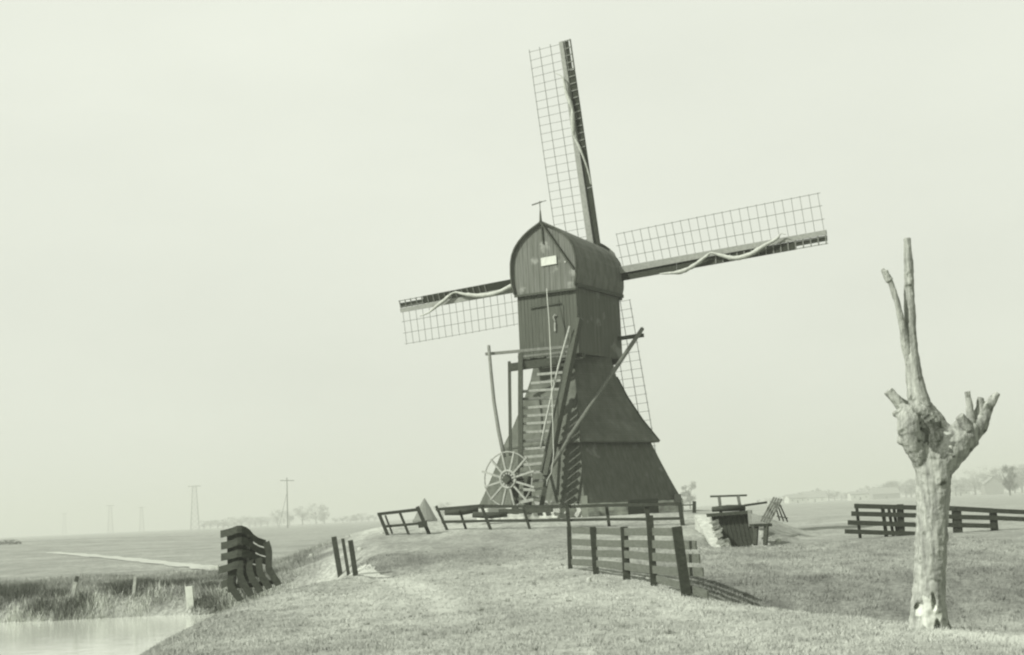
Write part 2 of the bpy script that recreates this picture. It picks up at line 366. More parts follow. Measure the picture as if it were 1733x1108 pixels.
# weatherboards as real overlapping courses
mb = MB(); nb = 19
for i in range(nb):
    z0 = .30 + 2.8 * i / nb; z1 = .30 + 2.8 * (i + 1) / nb + .02
    h0 = 4.74 - 1.36 * (i / nb) ** .9; h1 = 4.74 - 1.36 * ((i + 1) / nb) ** .9
    frustum(mb, [ring(h0 + .022, z0), ring(h1 - .0, z1)])
mb.build('skirt_wall', M['tar'], mill)
mb = MB(); frustum(mb, [ring(3.84, 2.98, 3.46), ring(3.84, 3.05, 3.46), ring(3.1, 4.05, 2.9), ring(2.45, 5.15, 2.4), ring(2.02, 6.1), ring(1.85, 6.75), ring(1.75, 7.3)]); mb.build('skirt_roof', M['roofing'], mill)
for k in range(4):
    if k == 0: continue
    mb = MB(); h = [(3.86, 3.04), (3.12, 4.06), (2.47, 5.16), (2.04, 6.11)]
    d = [(-1, 0), (0, -1), (1, 0), (0, 1)][k]
    mb.tube([(C.x + d[0] * q[0], C.y + d[1] * q[0], q[1]) for q in h], .035, 6).build('hip_batten', M['darkwood'], mill)
mb = MB().beam((C.x, C.y - 4.86, -.5), (C.x, C.y - 4.8, .62), .26, .1, (0, 1, 0)).build('corner_post', M['white'], mill, label='white painted post at the near corner of the base')
# low half door in the right hand base wall
p0 = Vector((C.x, C.y - 4.78, 0)); p1 = Vector((C.x + 4.78, C.y, 0)); nn = Vector((1, -1, 0)).normalized()
q = [p0.lerp(p1, .42), p0.lerp(p1, .72)]
MB().beam(q[0] + nn * .03 + ZZ * -.1, q[1] + nn * .03 + ZZ * -.1, .08, .95).build('base_door', M['darkwood'], mill)
q = [p0.lerp(p1, .9), p0.lerp(p1, .97)]
MB().beam(q[0] + nn * .02 + ZZ * .3, q[1] + nn * .02 + ZZ * .3, .08, .5).build('buttress', M['midwood'], mill)

# body
hw, hl, zt, zb = 1.53, 2.24, 10.2, 7.02
body = MB().box8([B(-hw, -hl, zb), B(hw, -hl, zb), B(hw, hl, zb), B(-hw, hl, zb), B(-hw, -hl, zt), B(hw, -hl, zt), B(hw, hl, zt), B(-hw, hl, zt)]).build('body_wall', M['tar'], mill)
mb = MB(); nbd = 17
for i in range(nbd):
    x0 = -hw + 2 * hw * i / nbd; x1 = -hw + 2 * hw * (i + 1) / nbd - .012; zz0 = zb + random.uniform(-.06, .0)
    t_ = .03 + random.uniform(0, .012)
    mb.box8([B(x0, -hl - t_, zz0), B(x1, -hl - t_, zz0), B(x1, -hl + .0, zz0), B(x0, -hl, zz0), B(x0, -hl - t_, zt), B(x1, -hl - t_, zt), B(x1, -hl, zt), B(x0, -hl, zt)])
mb.build('rear_wall', M['tarv'], mill)
# rear door (seen as a panel in the boards) with pale iron hook
mb = MB()
mb.box8([B(-.05, -hl - .07, 7.35), B(.85, -hl - .07, 7.35), B(.85, -hl - .04, 7.35), B(-.05, -hl - .04, 7.35), B(-.05, -hl - .07, 9.25), B(.85, -hl - .07, 9.25), B(.85, -hl - .04, 9.25), B(-.05, -hl - .04, 9.25)])
door = mb.build('door', M['tarv'], mill)
MB().beam(B(-.85, -hl - .1, 9.3), B(.75, -hl - .1, 9.36), .05, .05).build('door_lintel', M['darkwood'], mill)
MB().tube([B(.42, -hl - .11, 8.55), B(.36, -hl - .16, 8.75), B(.44, -hl - .15, 8.86), B(.50, -hl - .11, 8.8)], .035, 6).tube([B(.40, -hl - .12, 8.1), B(.42, -hl - .13, 8.5)], .045, 6).build('hook', M['greywood'], door)
# cap: pointed barrel roof on the body
prof = [(1.60, -.12), (1.70, .30), (1.72, .8), (1.70, 1.25), (1.61, 1.65), (1.45, 1.96), (1.22, 2.24), (.95, 2.48), (.64, 2.69), (.33, 2.85), (.1, 2.96), (0, 3.04)]
zE = 10.22; full = [(-x, z) for x, z in prof] + [(x, z) for x, z in prof[::-1][1:]]
def arch(inset): return [(x * (1 - inset), z - inset * .3) for x, z in full]
def capshell(u0, u1, s0, s1, th=.07):
    mb = MB(); vs = []; ns = len(full); steps = 7
    for i in range(steps + 1):
        t = i / steps; u = u0 + (u1 - u0) * t; s = s0 + (s1 - s0) * t
        for x, z in full: vs.append(B(x * s, u, zE + z * s - .25 * t * (0 if z < 0 else z / 3)))
    for i in range(steps + 1):
        t = i / steps; u = u0 + (u1 - u0) * t; s = (s0 + (s1 - s0) * t) * .955
        for x, z in full: vs.append(B(x * s, u, zE + z * s + (0 if z > 0 else -.0) - .25 * t * (0 if z < 0 else z / 3)))
    fs = []; K = (steps + 1) * ns
    for i in range(steps):
        for k in range(ns - 1):
            a = i * ns + k; fs.append((a, a + 1, a + ns + 1, a + ns)); fs.append((K + a + ns, K + a + ns + 1, K + a + 1, K + a))
    for e in (0, steps):
        for k in range(ns - 1): a = e * ns + k; fs.append((a, a + 1, K + a + 1, K + a))
    for k in (0, ns - 1):
        for i in range(steps): a = i * ns + k; fs.append((a, a + ns, K + a + ns, K + a))
    return mb.add(vs, fs)
cap = capshell(-hl - .22, hl + .28, 1, .985).build('cap_roof', M['cap'], mill)
# gable boards: vertical planks clipped to the arch
def archz(x):
    x = abs(x); pr = [(a, z) for a, z in prof if z >= 1.25]
    pr = [(1.70, 1.25)] + pr[1:]
    return float(np.interp(x, [a for a, z in pr][::-1], [z for a, z in pr][::-1]))
for side, nm in ((-1, 'gable'), (1, 'front_gable')):
    mb = MB(); npk = 12; u0 = side * (hl + .10)
    for i in range(npk):
        xa = -1.64 + 3.28 * i / npk; xb = xa + 3.28 / npk - .012; t_ = .03 + random.uniform(0, .012)
        za, zb_ = [(archz(x) if abs(x) < 1.6 else 1.2) * .97 for x in (xa, xb)]
        u1 = u0 + side * t_; lo = zE - .32 + random.uniform(-.03, .03)
        mb.box8([B(xa, u0, lo), B(xb, u0, lo), B(xb, u1, lo), B(xa, u1, lo), B(xa, u0, zE + za), B(xb, u0, zE + zb_), B(xb, u1, zE + zb_), B(xa, u1, zE + za)])
    gable = mb.build(nm, M['gable'], mill)
    if side == -1: rear_gable = gable
mb = MB(); 
for (xa, za), (xb, zb_) in zip(full[:-1], full[1:]):
    mb.beam(B(xa * .985, -hl - .25, zE + za * .985), B(xb * .985, -hl - .25, zE + zb_ * .985), .07, .09, -U)
mb.build('barge_board', M['darkwood'], mill)
MB().beam(B(-1.6, -hl - .17, zE - .30), B(1.6, -hl - .17, zE - .30), .07, .10).build('gable_sill', M['darkwood'], mill)
for s in (-1, 1): MB().beam(B(s * 1.60, -hl - .2, zE - .12), B(s * 1.60, hl + .25, zE - .12), .12, .16).build('eave_board', M['darkwood'], mill)
MB().beam(B(.02, -hl - .34, zE + 2.98), B(1.62, -hl - .34, zE + .55), .07, .17, U).build('gable_brace', M['darkwood'], mill)
MB().beam(B(.0, -hl - .18, zE + 2.8), B(.04, -hl - .18, zE + 1.95), .05, .07, U).build('hoist_slot', M['darkwood'], mill)
MB().beam(B(-.12, -hl - .17, zE + 1.12), B(.68, -hl - .17, zE + 1.14), .05, .38).build('name_board', M['white'], rear_gable, label='plain white board fixed on the gable')
MB().beam(B(1.08, -hl - .17, zE + .98), B(1.14, -hl - .17, zE + .98), .03, .07).build('latch', M['white'], rear_gable)
mb = MB().tube([B(0, -hl - .25, zE + 2.95), B(0, -hl - .25, zE + 3.5)], [.07, .03], 6).tube([B(0, -hl - .25, zE + 3.4), B(0, -hl - .25, zE + 3.95)], .02, 5)
mb.beam(B(-.42, -hl - .25, zE + 3.82), B(.12, -hl - .25, zE + 3.90), .02, .06).beam(B(.12, -hl - .25, zE + 3.90), B(.34, -hl - .25, zE + 3.92), .02, .03).build('weather_vane', M['iron'], mill)

# beams below and across the body
def bt(pa, ya, pb, yb, r, name, m, w=None, par=mill, n=8, label=None):
    a = at(*pa, ya); b_ = at(*pb, yb); mb = MB()
    if w: mb.beam(a, b_, r, w)
    else: mb.tube([a, b_], r, n)
    return mb.build(name, m, par, smooth=not w, label=label)
bt((822, 599), 64.6, (966, 586), 63.1, .13, 'cross_beam', M['midwood'], .13)
bt((877, 604), 64.1, (968, 594), 63.0, .10, 'cross_beam', M['midwood'], .08)
MB().beam(B(-hw - .1, hl - .5, zb - .12), B(hw + .1, hl - .5, zb - .12), .3, .24).build('sole_beam', M['darkwood'], mill)
MB().beam(B(-hw - .05, -hl + .3, zb - .12), B(hw + .05, -hl + .3, zb - .12), .3, .24).build('sole_beam', M['darkwood'], mill)
MB().beam(B(0, -hl - .3, zb - .3), B(0, hl, zb - .3), .34, .3).build('sole_beam', M['darkwood'], mill)
bt((1030, 575), 67.3, (1089, 567), 66.6, .17, 'cross_beam', M['darkwood'], .17)
# tail beam, braces, posts
TB = at(926, 806, 60.6)
bt((980, 540), 63.0, (925, 806), 60.4, .24, 'tail_beam', M['darkwood'], .30)
bt((1087, 556), 65.9, (962, 742), 60.85, .095, 'tail_brace', M['brace'])
bt((965, 738), 60.95, (930, 796), 60.4, .08, 'tail_brace', M['brace'])
pts = [at(827, 585, 64.4), at(831, 630, 63.7), at(836, 680, 63), at(844, 730, 62.2), at(853, 772, 61.4)]
MB().tube(pts, [.075, .075, .08, .085, .09], 8).build('tail_brace', M['midwood'], mill, smooth=True)
pts = [at(964, 552, 62.6), at(945, 620, 62.1), at(931, 680, 61.6), at(922, 720, 61.3), at(915, 757, 61)]
MB().tube(pts, .045, 6).build('hand_rail', M['greywood'], mill, smooth=True)
bt((862, 612), 62.9, (864, 770), 61.7, .13, 'stair_post', M['darkwood'], .13)
bt((881, 598), 62.7, (881, 790), 61.4, .20, 'stair_post', M['darkwood'], .16)
bt((861, 622), 62.8, (948, 610), 62.5, .25, 'stair_beam', M['darkwood'], .34)
bt((876, 790), 61.4, (872, 866), 60.9, .16, 'stair_post', M['darkwood'], .16)
bt((926, 806), 60.5, (914, 868), 60.5, .2, 'stair_post', M['darkwood'], .2)
st = thing('x', (0, 0, 0), None, None); bpy.data.objects.remove(st)
stair = MB().beam(at(970, 572, 62.9), at(918, 800, 60.9), .1, .26).build('staircase', M['darkwood'], mill)
y = 604.0; k = 0
while y < 850:
    xl = np.interp(y, [604, 640, 660, 850], [926, 905, 883, 876]); xr = np.interp(y, [604, 850], [962, 912]); Yt = np.interp(y, [604, 850], [62.9, 60.9])
    dk = (random.uniform(-1, 1), random.uniform(-1, 1))
    MB().beam(at(xl, y + 2 + dk[0], Yt + .1), at(xr, y - 2 + dk[1], Yt - .1), .26, .11).build('tread', M['greywood'] if k % 5 else M['midwood'], stair)
    y += 14.0; k += 1
# rope down the rear wall
MB().tube([at(925, 488, 63.6), at(929, 540, 63.3), at(932, 600, 62.3), at(935, 700, 61), at(937, 770, 60.3), at(933, 800, 60.2), at(926, 812, 60.2), at(925, 822, 60.2)], .022, 5).build('rope', M['rope'], mill, smooth=True)
# tail winch wheel
WC = at(860, 811, 60.6); wheel = None
X1 = VV; Y1 = ZZ; mb = MB(); NS = 48
def wp(r, a, u=0): return WC + X1 * (r * math.cos(a)) + Y1 * (r * math.sin(a)) + U * u
mb.tube([wp(1.16, 2 * math.pi * i / NS) for i in range(NS + 1)], .028, 6)
wheel = mb.build('winch_wheel', M['palewood'], mill, smooth=True, label='pale spoked hand wheel of the tail winch')
MB().tube([wp(.36, 2 * math.pi * i / 24, -.02) for i in range(25)], .06, 6).build('wheel_ring', M['palewood'], wheel, smooth=True)
for i in range(12):
    a = 2 * math.pi * (i + .42) / 12; ext = 1.32 if i in (0, 11, 1, 10, 5) else 1.2
    MB().beam(wp(.2, a), wp(ext, a), .075, .085, U).build('spoke', M['palewood'], wheel)
MB().beam(WC - U * .22, WC + U * 1.0, .30, .30, VV + ZZ).build('axle', M['darkwood'], wheel)
bt((872, 812), 61.2, (872, 870), 61.2, .3, 'winch_frame', M['darkwood'], .3)
bt((893, 806), 61.1, (893, 870), 61.0, .25, 'winch_frame', M['darkwood'], .25)
bt((845, 866), 60.4, (935, 862), 60.0, .3, 'winch_frame', M['darkwood'], .22)
MB().beam(at(886, 828, 60.2), at(906, 829, 60.1), .16, .12).build('wheel_cleat', M['palewood'], wheel)
MB().beam(at(882, 850, 60.2), at(903, 845, 60.1), .14, .12).build('wheel_cleat', M['palewood'], wheel)
for xx in (908, 922, 936):
    bt((xx, 848), 60.9, (xx + 7, 872), 60.2, .22, 'ramp_board', M['greywood'], .05)

# sails
PHI = 2.36; TI = R(7.45); HUB = Vector((4.195, 68, 11.29))
NN = (U * math.cos(TI) + ZZ * math.sin(TI)).normalized(); Z2 = (ZZ * math.cos(TI) - U * math.sin(TI)).normalized()
MB().tube([HUB + NN * .55, HUB - NN * 2.2], [.3, .26], 12).build('windshaft', M['iron'], mill, smooth=True)
def sail(th, drape, n_s, outer=False):
    th = R(th + PHI); D = Z2 * math.cos(th) - VV * math.sin(th); Lt = -Z2 * math.sin(th) - VV * math.cos(th)
    H = HUB + NN * (.0)
    def P(r, l, n=0): return H + D * r + Lt * l + NN * n
    RR = 11.5
    s = MB().beam(P(0, 0), P(RR, .02), .34, .32, NN, w2=.21, h2=.14).build('sail', M['stock'], mill)
    mb = MB(); nbar = 25; r0 = 1.5
    def tw(r): return R(16) * (1 - (r - r0) / (RR - r0)) + R(2)   # twist of the lattice along the sail
    def Q(r, l): t = tw(r); return P(r, l * math.cos(t), -l * math.sin(t) * .55)
    bars = []
    for i in range(nbar):
        r = r0 + (RR - .1 - r0) * i / (nbar - 1); j = random.uniform(-.012, .012)
        mb.beam(Q(r + j, .08), Q(r - j, 1.84), .017, .02, NN)
    for l, ra in ((.62, r0 - .12), (1.22, r0 - .12 ), (1.79, r0 + .0)):
        seg = 9
        for i in range(seg):
            a = ra + (RR + .02 - ra) * i / seg; b_ = ra + (RR + .02 - ra) * (i + 1) / seg
            mb.beam(Q(a, l) - NN * .035, Q(b_, l) - NN * .03, .024, .022, NN)
    mb.build('lattice', M['midwood'], s)
    # wind boards on the leading side, tilted back, in sections; the outermost show their battens
    def W_(r, l, n=0):
        t = R(24) * (1 - .6 * (r - 1.2) / (RR - 1.2)); return P(r, -.12 - l * math.cos(t), -l * math.sin(t) + n)
    mb = MB(); secs = [(1.35, 4.2), (4.22, 6.9), (6.92, 9.0)] + ([(9.02, 10.0), (10.02, RR)])
    wd = .46
    for a, b_ in secs:
        wa = wd * (1 - .15 * (a / RR)); wb = wd * (1 - .15 * (b_ / RR)); q = []
        if a > 10: wb = wa = wa * .62
        for n_ in (0, .035):
            q += [W_(a, 0, n_), W_(b_, 0, n_), W_(b_, wb, n_), W_(a, wa, n_)]
        mb.box8(q)
    mb.build('wind_board', M['darkboard'], s)
    mb = MB()
    mb.beam(W_(10.0, wd * .12, .02), W_(RR, wd * .12, .02), .03, .16, NN).build('tip_board', M['midwood'], s); mb = MB()
    mb.beam(W_(10.0, wd * .80, .02), W_(RR, wd * .80, .02), .03, .12, NN)
    mb.build('tip_board', M['midwood'], s)
    for i in range(16):
        r = 6.2 + (RR - 6.25) * i / 15; MB().beam(W_(r, -.02, -.03), W_(r, wd * .86, -.03), .05, .04, NN).build('batten', M['midwood'], s)
    # furled cloth draped along the stock
    pts = []; rad = []
    for (r, l, rd) in drape: pts.append((r, l, rd))
    rs = np.linspace(0, len(pts) - 1, 60); pr = np.array(pts)
    def cr(i):
        i0 = int(min(max(math.floor(i), 0), len(pts) - 2)); t = i - i0; p_ = [pr[min(max(i0 + k - 1, 0), len(pts) - 1)] for k in range(4)]
        return .5 * (2 * p_[1] + (-p_[0] + p_[2]) * t + (2 * p_[0] - 5 * p_[1] + 4 * p_[2] - p_[3]) * t * t + (-p_[0] + 3 * p_[1] - 3 * p_[2] + p_[3]) * t ** 3)
    cc = [cr(i) for i in rs]
    vs = [P(c[0], c[1], -.28) for c in cc]; rr = [max(.015, .9 * c[2] * (1 + random.uniform(-.12, .12))) for c in cc]
    MB().tube(vs, rr, 9, jit=.14).build('sail_cloth', M['cloth'], s, smooth=True)
    return s
# (distance along the sail, sideways (lattice side +), radius)
dr = [(9.75, .22, .02), (9.5, .30, .03), (9.3, .12, .07), (8.6, -.12, .10), (7.9, -.38, .12), (7.2, -.42, .12), (6.6, -.2, .09), (6.1, .02, .04), (5.8, -.12, .08), (5.0, -.48, .11), (4.4, -.6, .10), (3.4, -.52, .03)]
dl = [(10.2, .5, .03), (9.7, .42, .05), (9.2, .2, .08), (8.6, -.08, .10), (7.95, -.38, .05), (7.3, -.18, .09), (6.4, .02, .12), (5.6, .04, .12), (4.8, -.12, .12), (4.0, -.35, .12), (3.3, -.5, .09), (2.4, -.58, .04)]
du = [(10.0, .45, .02), (9.7, .1, .04), (9.0, .04, .09), (8.4, -.10, .12), (8.1, -.16, .07), (7.6, -.1, .12), (7.1, -.05, .10), (6.75, -.03, .04), (6.3, -.2, .08), (5.7, -.36, .05), (5.0, -.5, .04), (4.3, -.56, .04)]
sail(0, du, 1); sail(90, dl, 1); sail(180, dr, 1); sail(270, dr, 1)

# ------------------------------------------------------------------ fences
def fence(name, posts, rails, mp_, mr, label, cat='fence', pw=.12, group=None):
    """posts: (xb,yb,xt,yt,Y,width) ; rails: lists of (x,y,Y), height, thickness"""
    p0 = posts[0]; b0 = at(p0[0], p0[1], p0[4]); b0.z = hz(b0.x, b0.y)
    root = thing(name, b0, label, cat, group)
    for q in posts:
        b_ = at(q[0], q[1], q[4]); t_ = at(q[2], q[3], q[4]); b2 = b_.copy(); b2.z = min(b_.z, hz(b_.x, b_.y)) - .25
        d = (t_ - b_).normalized(); k = (b2.z - b_.z) / d.z if abs(d.z) > .1 else 0; b2 = b_ + d * k
        w_ = q[5] if len(q) > 5 else pw
        MB().beam(b2, t_, w_, w_ * .6, (0, 1, 0)).build('post', mp_, root)
    for ln, h_, t_ in rails:
        mb = MB()
        Pn = [at(*a) for a in ln]; Q = [Pn[0]]
        for a, b_ in zip(Pn[:-1], Pn[1:]):
            n_ = max(1, int((b_ - a).length / 1.3))
            for k in range(1, n_ + 1): Q.append(a.lerp(b_, k / n_) + Vector((0, 0, random.uniform(-.014, .014) if k < n_ else 0)))
        for a, b_ in zip(Q[:-1], Q[1:]): e_ = (b_ - a).normalized() * .004; mb.beam(a - e_, b_ + e_, t_, h_ * random.uniform(.93, 1.05), h2=h_ * random.uniform(.93, 1.05))
        mb.build('rail', mr, root)
    return root
# rail fence in front of the mill
YB = 55.5
fence('rail_fence',
  [(757, 897, 738, 856, 57, .11), (790, 899, 778, 864, 57, .10), (832, 900, 814, 854, 56.5, .12), (896, 893, 886, 860, 56, .11), (963, 890, 959, 852, YB, .14), (1031, 890, 1026, 853, YB, .12), (1098, 892, 1094, 853, YB - .5, .16), (1156, 892, 1150, 850, YB - 1, .16)],
  [([(738, 862, 57), (812, 856, 56.6), (960, 857, 55.6), (1153, 852, 54.6)], .12, .08), ([(748, 883, 57), (830, 881, 56.6), (962, 880, 55.6), (1155, 877, 54.6)], .11, .07)],
  M['fence'], M['fence'], 'long two rail wooden fence with leaning posts in front of the mill')
for x0, x1, ya, yb, Y_ in ((752, 809, 867, 863, 60), (798, 860, 871, 871, 59)):
    pass
lg = MB().tube([at(753, 867, 60.5), at(780, 866, 60.4), at(809, 862, 60.3)], [.13, .15, .12], 8, jit=.08).build('log', M['fence'], smooth=True, loc=at(780, 866, 60.4)); tag(lg, 'dark round timber lying behind the left end of the long rail fence', 'log')
lg = MB().tube([at(800, 871, 59.5), at(830, 872, 59.4), at(858, 870, 59.3)], [.12, .14, .1], 8, jit=.08).build('log', M['fence'], smooth=True, loc=at(830, 872, 59.4)); tag(lg, 'dark timber lying just left of the winch wheel foot', 'log')
# short fence left with dark board
f = fence('short_fence', [(656, 905, 641, 868, 56, .13), (691, 902, 677, 868, 56, .10), (727, 905, 706, 857, 56, .14)],
  [([(639, 870, 56), (709, 862, 56)], .12, .08), ([(650, 891, 56), (716, 885, 56)], .10, .08)], M['fence'], M['fence'], 'short leaning two rail fence left of the gap by the haystack')
MB().beam(at(652, 872, 56.1), at(664, 903, 56.1), .42, .04, (1, 0, .1)).build('infill_board', M['fence'], f)
MB().beam(at(708, 888, 55.8), at(723, 886, 55.8), .16, .24).build('block', M['fence'], f)
# slatted plank fence running down into the hollow
fence('plank_fence',
  [(965, 957, 963, 891, 38.5, .12), (1008, 960, 1003, 891, 36.0, .15), (1060, 963, 1056, 891, 33.4, .17), (1106, 975, 1099, 872, 30.8, .15), (1163, 1016, 1145, 891, 27.6, .19)],
  [([(966 + 3, 897, 38.3), (1037, 899, 34.6), (1131, 900, 29.5), (1154, 900, 28.4)], .17, .03), ([(968, 917, 38.3), (1037, 920, 34.6), (1131, 922, 29.5), (1178, 922, 27.4)], .17, .03),
   ([(968, 935, 38.3), (1037, 937, 34.6), (1131, 944, 29.5), (1184, 945, 27.1)], .17, .03), ([(968, 951, 38.3), (1037, 956, 34.6), (1131, 966, 29.5), (1190, 968, 26.9)], .17, .03), ([(1112, 979, 30.3), (1198, 1006, 26.6)], .14, .04)],
  M['fence'], M['fencelight'], 'slatted plank fence with square posts running down the near slope into the hollow')
# three gate posts on the trail
for (xb, yb, xt, yt, w_, lb) in ((576, 974, 565, 908, .17, 'leftmost and thickest of the three dark leaning gate posts beside the trail'),
                                 (590, 973, 580, 911, .10, 'thin middle post of the three dark gate posts beside the trail'),
                                 (602, 974, 593, 914, .14, 'rightmost dark gate post, standing where the pale trail begins')):
    g_ = gnd(xb, yb); Yp = g_.y; t_ = at(xt, yt, Yp); b_ = at(xb, yb, Yp); d = (b_ - t_).normalized()
    o = MB().beam(b_ + d * .25, t_, w_, w_ * .9, (0, 1, 0), w2=w_ * .95).build('gate_post', M['fence'], loc=b_); tag(o, lb, 'post', 'gate posts beside the trail')
# winged water fence at the left of the dike
YL = 39.0
wf = thing('wing_fence', at(395, 985, YL), 'dark winged board fence with drooping fanned boards at the canal corner', 'fence')
def ribbon(pts, wdir, w_, th):
    """continuous bent board: pts in space, width along wdir, thickness th towards +Y"""
    P_ = [Vector(p) for p in pts]
    for _ in range(1):
        Q = [P_[0]]
        for a, b_ in zip(P_[:-1], P_[1:]): Q += [a.lerp(b_, .25), a.lerp(b_, .75)]
        P_ = Q + [P_[-1]]
    wv = Vector(wdir) * w_ / 2; tv = Vector((0, th, 0)); vs = []; fs = []
    for p in P_: vs += [p - wv, p + wv, p + wv + tv, p - wv + tv]
    n_ = len(P_)
    for i in range(n_ - 1):
        for k in range(4): fs.append((i * 4 + k, i * 4 + (k + 1) % 4, i * 4 + 4 + (k + 1) % 4, i * 4 + 4 + k))
    fs += [(3, 2, 1, 0), tuple(range(4 * n_ - 4, 4 * n_))]
    return MB().add(vs, fs)
tiers = [[(373, 904), (390, 900), (405, 894), (420, 899), (432, 914), (450, 920)], [(374, 924), (390, 921), (405, 914), (420, 917), (434, 930), (451, 935)], [(374, 943), (390, 940), (405, 935), (422, 938), (436, 945), (452, 950)],
         [(370, 965), (385, 961), (400, 955), (412, 955)], [(374, 990), (384, 986), (394, 982)] , [(414, 962), (426, 964), (438, 968)], [(386, 912), (405, 905), (428, 915)], [(386, 932), (405, 925), (432, 935)], [(386, 952), (396, 949), (410, 944), (432, 948)], [(386, 974), (400, 968), (408, 968)]]
for i, ln in enumerate(tiers):
    bk = .12 if i < 6 else .3
    ribbon([at(x, y, YL + bk + abs(x - 405) * .01) for x, y in ln], (0, 0, 1), (.20 if i < 5 else .3) if i < 6 else .2, .04).build('board', M['fence'], wf)
fan = [[(450, 917), (455, 932), (455, 948), (454, 962), (462, 975), (472, 990)], [(438, 944), (438, 956), (440, 970), (448, 983), (456, 996)], [(424, 948), (421, 960), (425, 976), (433, 989), (441, 1002)],
       [(408, 956), (405, 970), (410, 984), (417, 996), (425, 1008)], [(390, 975), (389, 986), (394, 998), (402, 1010), (408, 1016)]]
for i, ln in enumerate(fan):
    ribbon([at(x, y, YL + .03 * i) for x, y in ln], (.94, 0, .34), .185, .04).build('fan_board', M['fence'], wf)
ribbon([at(x, y, YL + .2) for x, y in [(395, 992), (430, 990), (466, 984)]], (0, 0, 1), .12, .05).build('rail', M['fence'], wf)
MB().beam(at(391, 899, YL + .5), at(393, 1002, YL + .5), .2, .16, (0, 1, 0)).build('post', M['fence'], wf)
MB().beam(at(416, 900, YL + .5), at(412, 990, YL + .5), .3, .16, (0, 1, 0)).build('post', M['fence'], wf)
# right board fence
YR = 52.
rows = [(1446, 856, 1553, 859), (1441, 869, 1553, 872), (1435, 884, 1553, 888), (1430, 899, 1553, 903)]
fr = fence('board_fence', [(1456, 911, 1449, 852, YR, .10), (1500, 907, 1493, 854, YR, .12), (1512, 907, 1503, 854, YR + .2, .10), (1519, 906, 1512, 854, YR + .3, .10), (1526, 905, 1523, 853, YR, .22)],
  [([(a, b_, YR - .1), (c, d, YR - .1)], .165, .05) for a, b_, c, d in rows], M['fence'], M['fence'], 'dark four board fence standing in the field left of the pollard trunk')
fr2 = fence('board_fence', [(1621, 896, 1618, 858, YR, .30), (1683, 895, 1680, 861, YR, .24), (1760, 897, 1757, 864, YR, .2)],
  [([(1556, 858, YR - .1), (1680, 864, YR - .1), (1765, 868, YR - .1)], .17, .05), ([(1556, 872, YR - .1), (1680, 876, YR - .1), (1765, 880, YR - .1)], .16, .05), ([(1556, 887, YR - .1), (1686, 890, YR - .1)], .16, .05), ],
  M['fence'], M['fence'], 'dark three board fence reaching the right edge beyond the pollard trunk')

# ------------------------------------------------------------------ sluice
YS = 51.9
sl = thing('sluice', at(1238, 872, YS), 'dark boarded sluice wall with a timber railing in the ditch right of the mill', 'sluice')
mb = MB(); n_ = 9
for i in range(n_):
    t0 = i / n_; t1 = (i + 1) / n_ - .012
    tl = at(1204 + 64 * t0, 872 - 5 * t0, YS); tr = at(1204 + 64 * t1, 872 - 5 * t1, YS)
    o0 = Vector((.35, 0, -2.2)); bk = Vector((0, .12 + random.uniform(0, .02), 0))
    mb.box8([tl + o0, tr + o0, tr + o0 + bk, tl + o0 + bk, tl, tr, tr + bk, tl + bk])
mb.build('plank_wall', M['darkwood'], sl)
MB().beam(at(1196, 872, YS - .1), at(1272, 866, YS - .1), .2, .12).build('coping', M['darkwood'], sl)
for xa, ya, xb, yb in ((1221, 874, 1217, 840), (1255, 872, 1249, 838)): bt((xa, ya), YS, (xb, yb), YS, .11, 'post', M['midwood'], .1, par=sl)
bt((1202, 840), YS, (1264, 838), YS, .07, 'rail', M['darkwood'], .07, par=sl)
MB().tube([at(1205, 862, YS - .1), at(1232, 860, YS - .1), at(1261, 859, YS - .1)], [.09, .12, .11], 8, jit=.1).build('winding_beam', M['fence'], sl, smooth=True)
bt((1261, 855), YS, (1297, 850), 56, .07, 'rail', M['darkwood'], .08, par=sl)
bt((1268, 864), YS - .4, (1270, 892), YS - .8, .12, 'post', M['midwood'], .12, par=sl)
a = at(1175, 871, 52.2); b_ = at(1199, 871, 52.0); c = at(1222, 932, 47.6); d = at(1208, 932, 47.6)
ww = MB().box8([d - ZZ * .8, c - ZZ * .8, b_ - ZZ * .8, a - ZZ * .8, d, c, b_, a]).build('wing_wall', M['concrete'], sl)
mb = MB()
for i in range(26):
    t = random.random(); p = at(1208 + 20 * t + random.uniform(-5, 5), 880 + 48 * t, 51.3 - 3.6 * t); s = random.uniform(.06, .14)
    MB().beam(p - Vector((s, 0, .05)), p + Vector((s, random.uniform(-.1, .1), .05)), s * 1.4, s * 1.2, w2=s * .7, h2=s * .8).build('rubble_stone', M['rubble'], sl)
MB().beam(at(1272, 889, 50.5), at(1303, 888, 50.6), .5, .1).build('bench_plank', M['fence'], sl)
for x_ in (1280, 1297): bt((x_, 889), 50.4, (x_ - 2, 922), 50.2, .14, 'post', M['fence'], .12, par=sl)
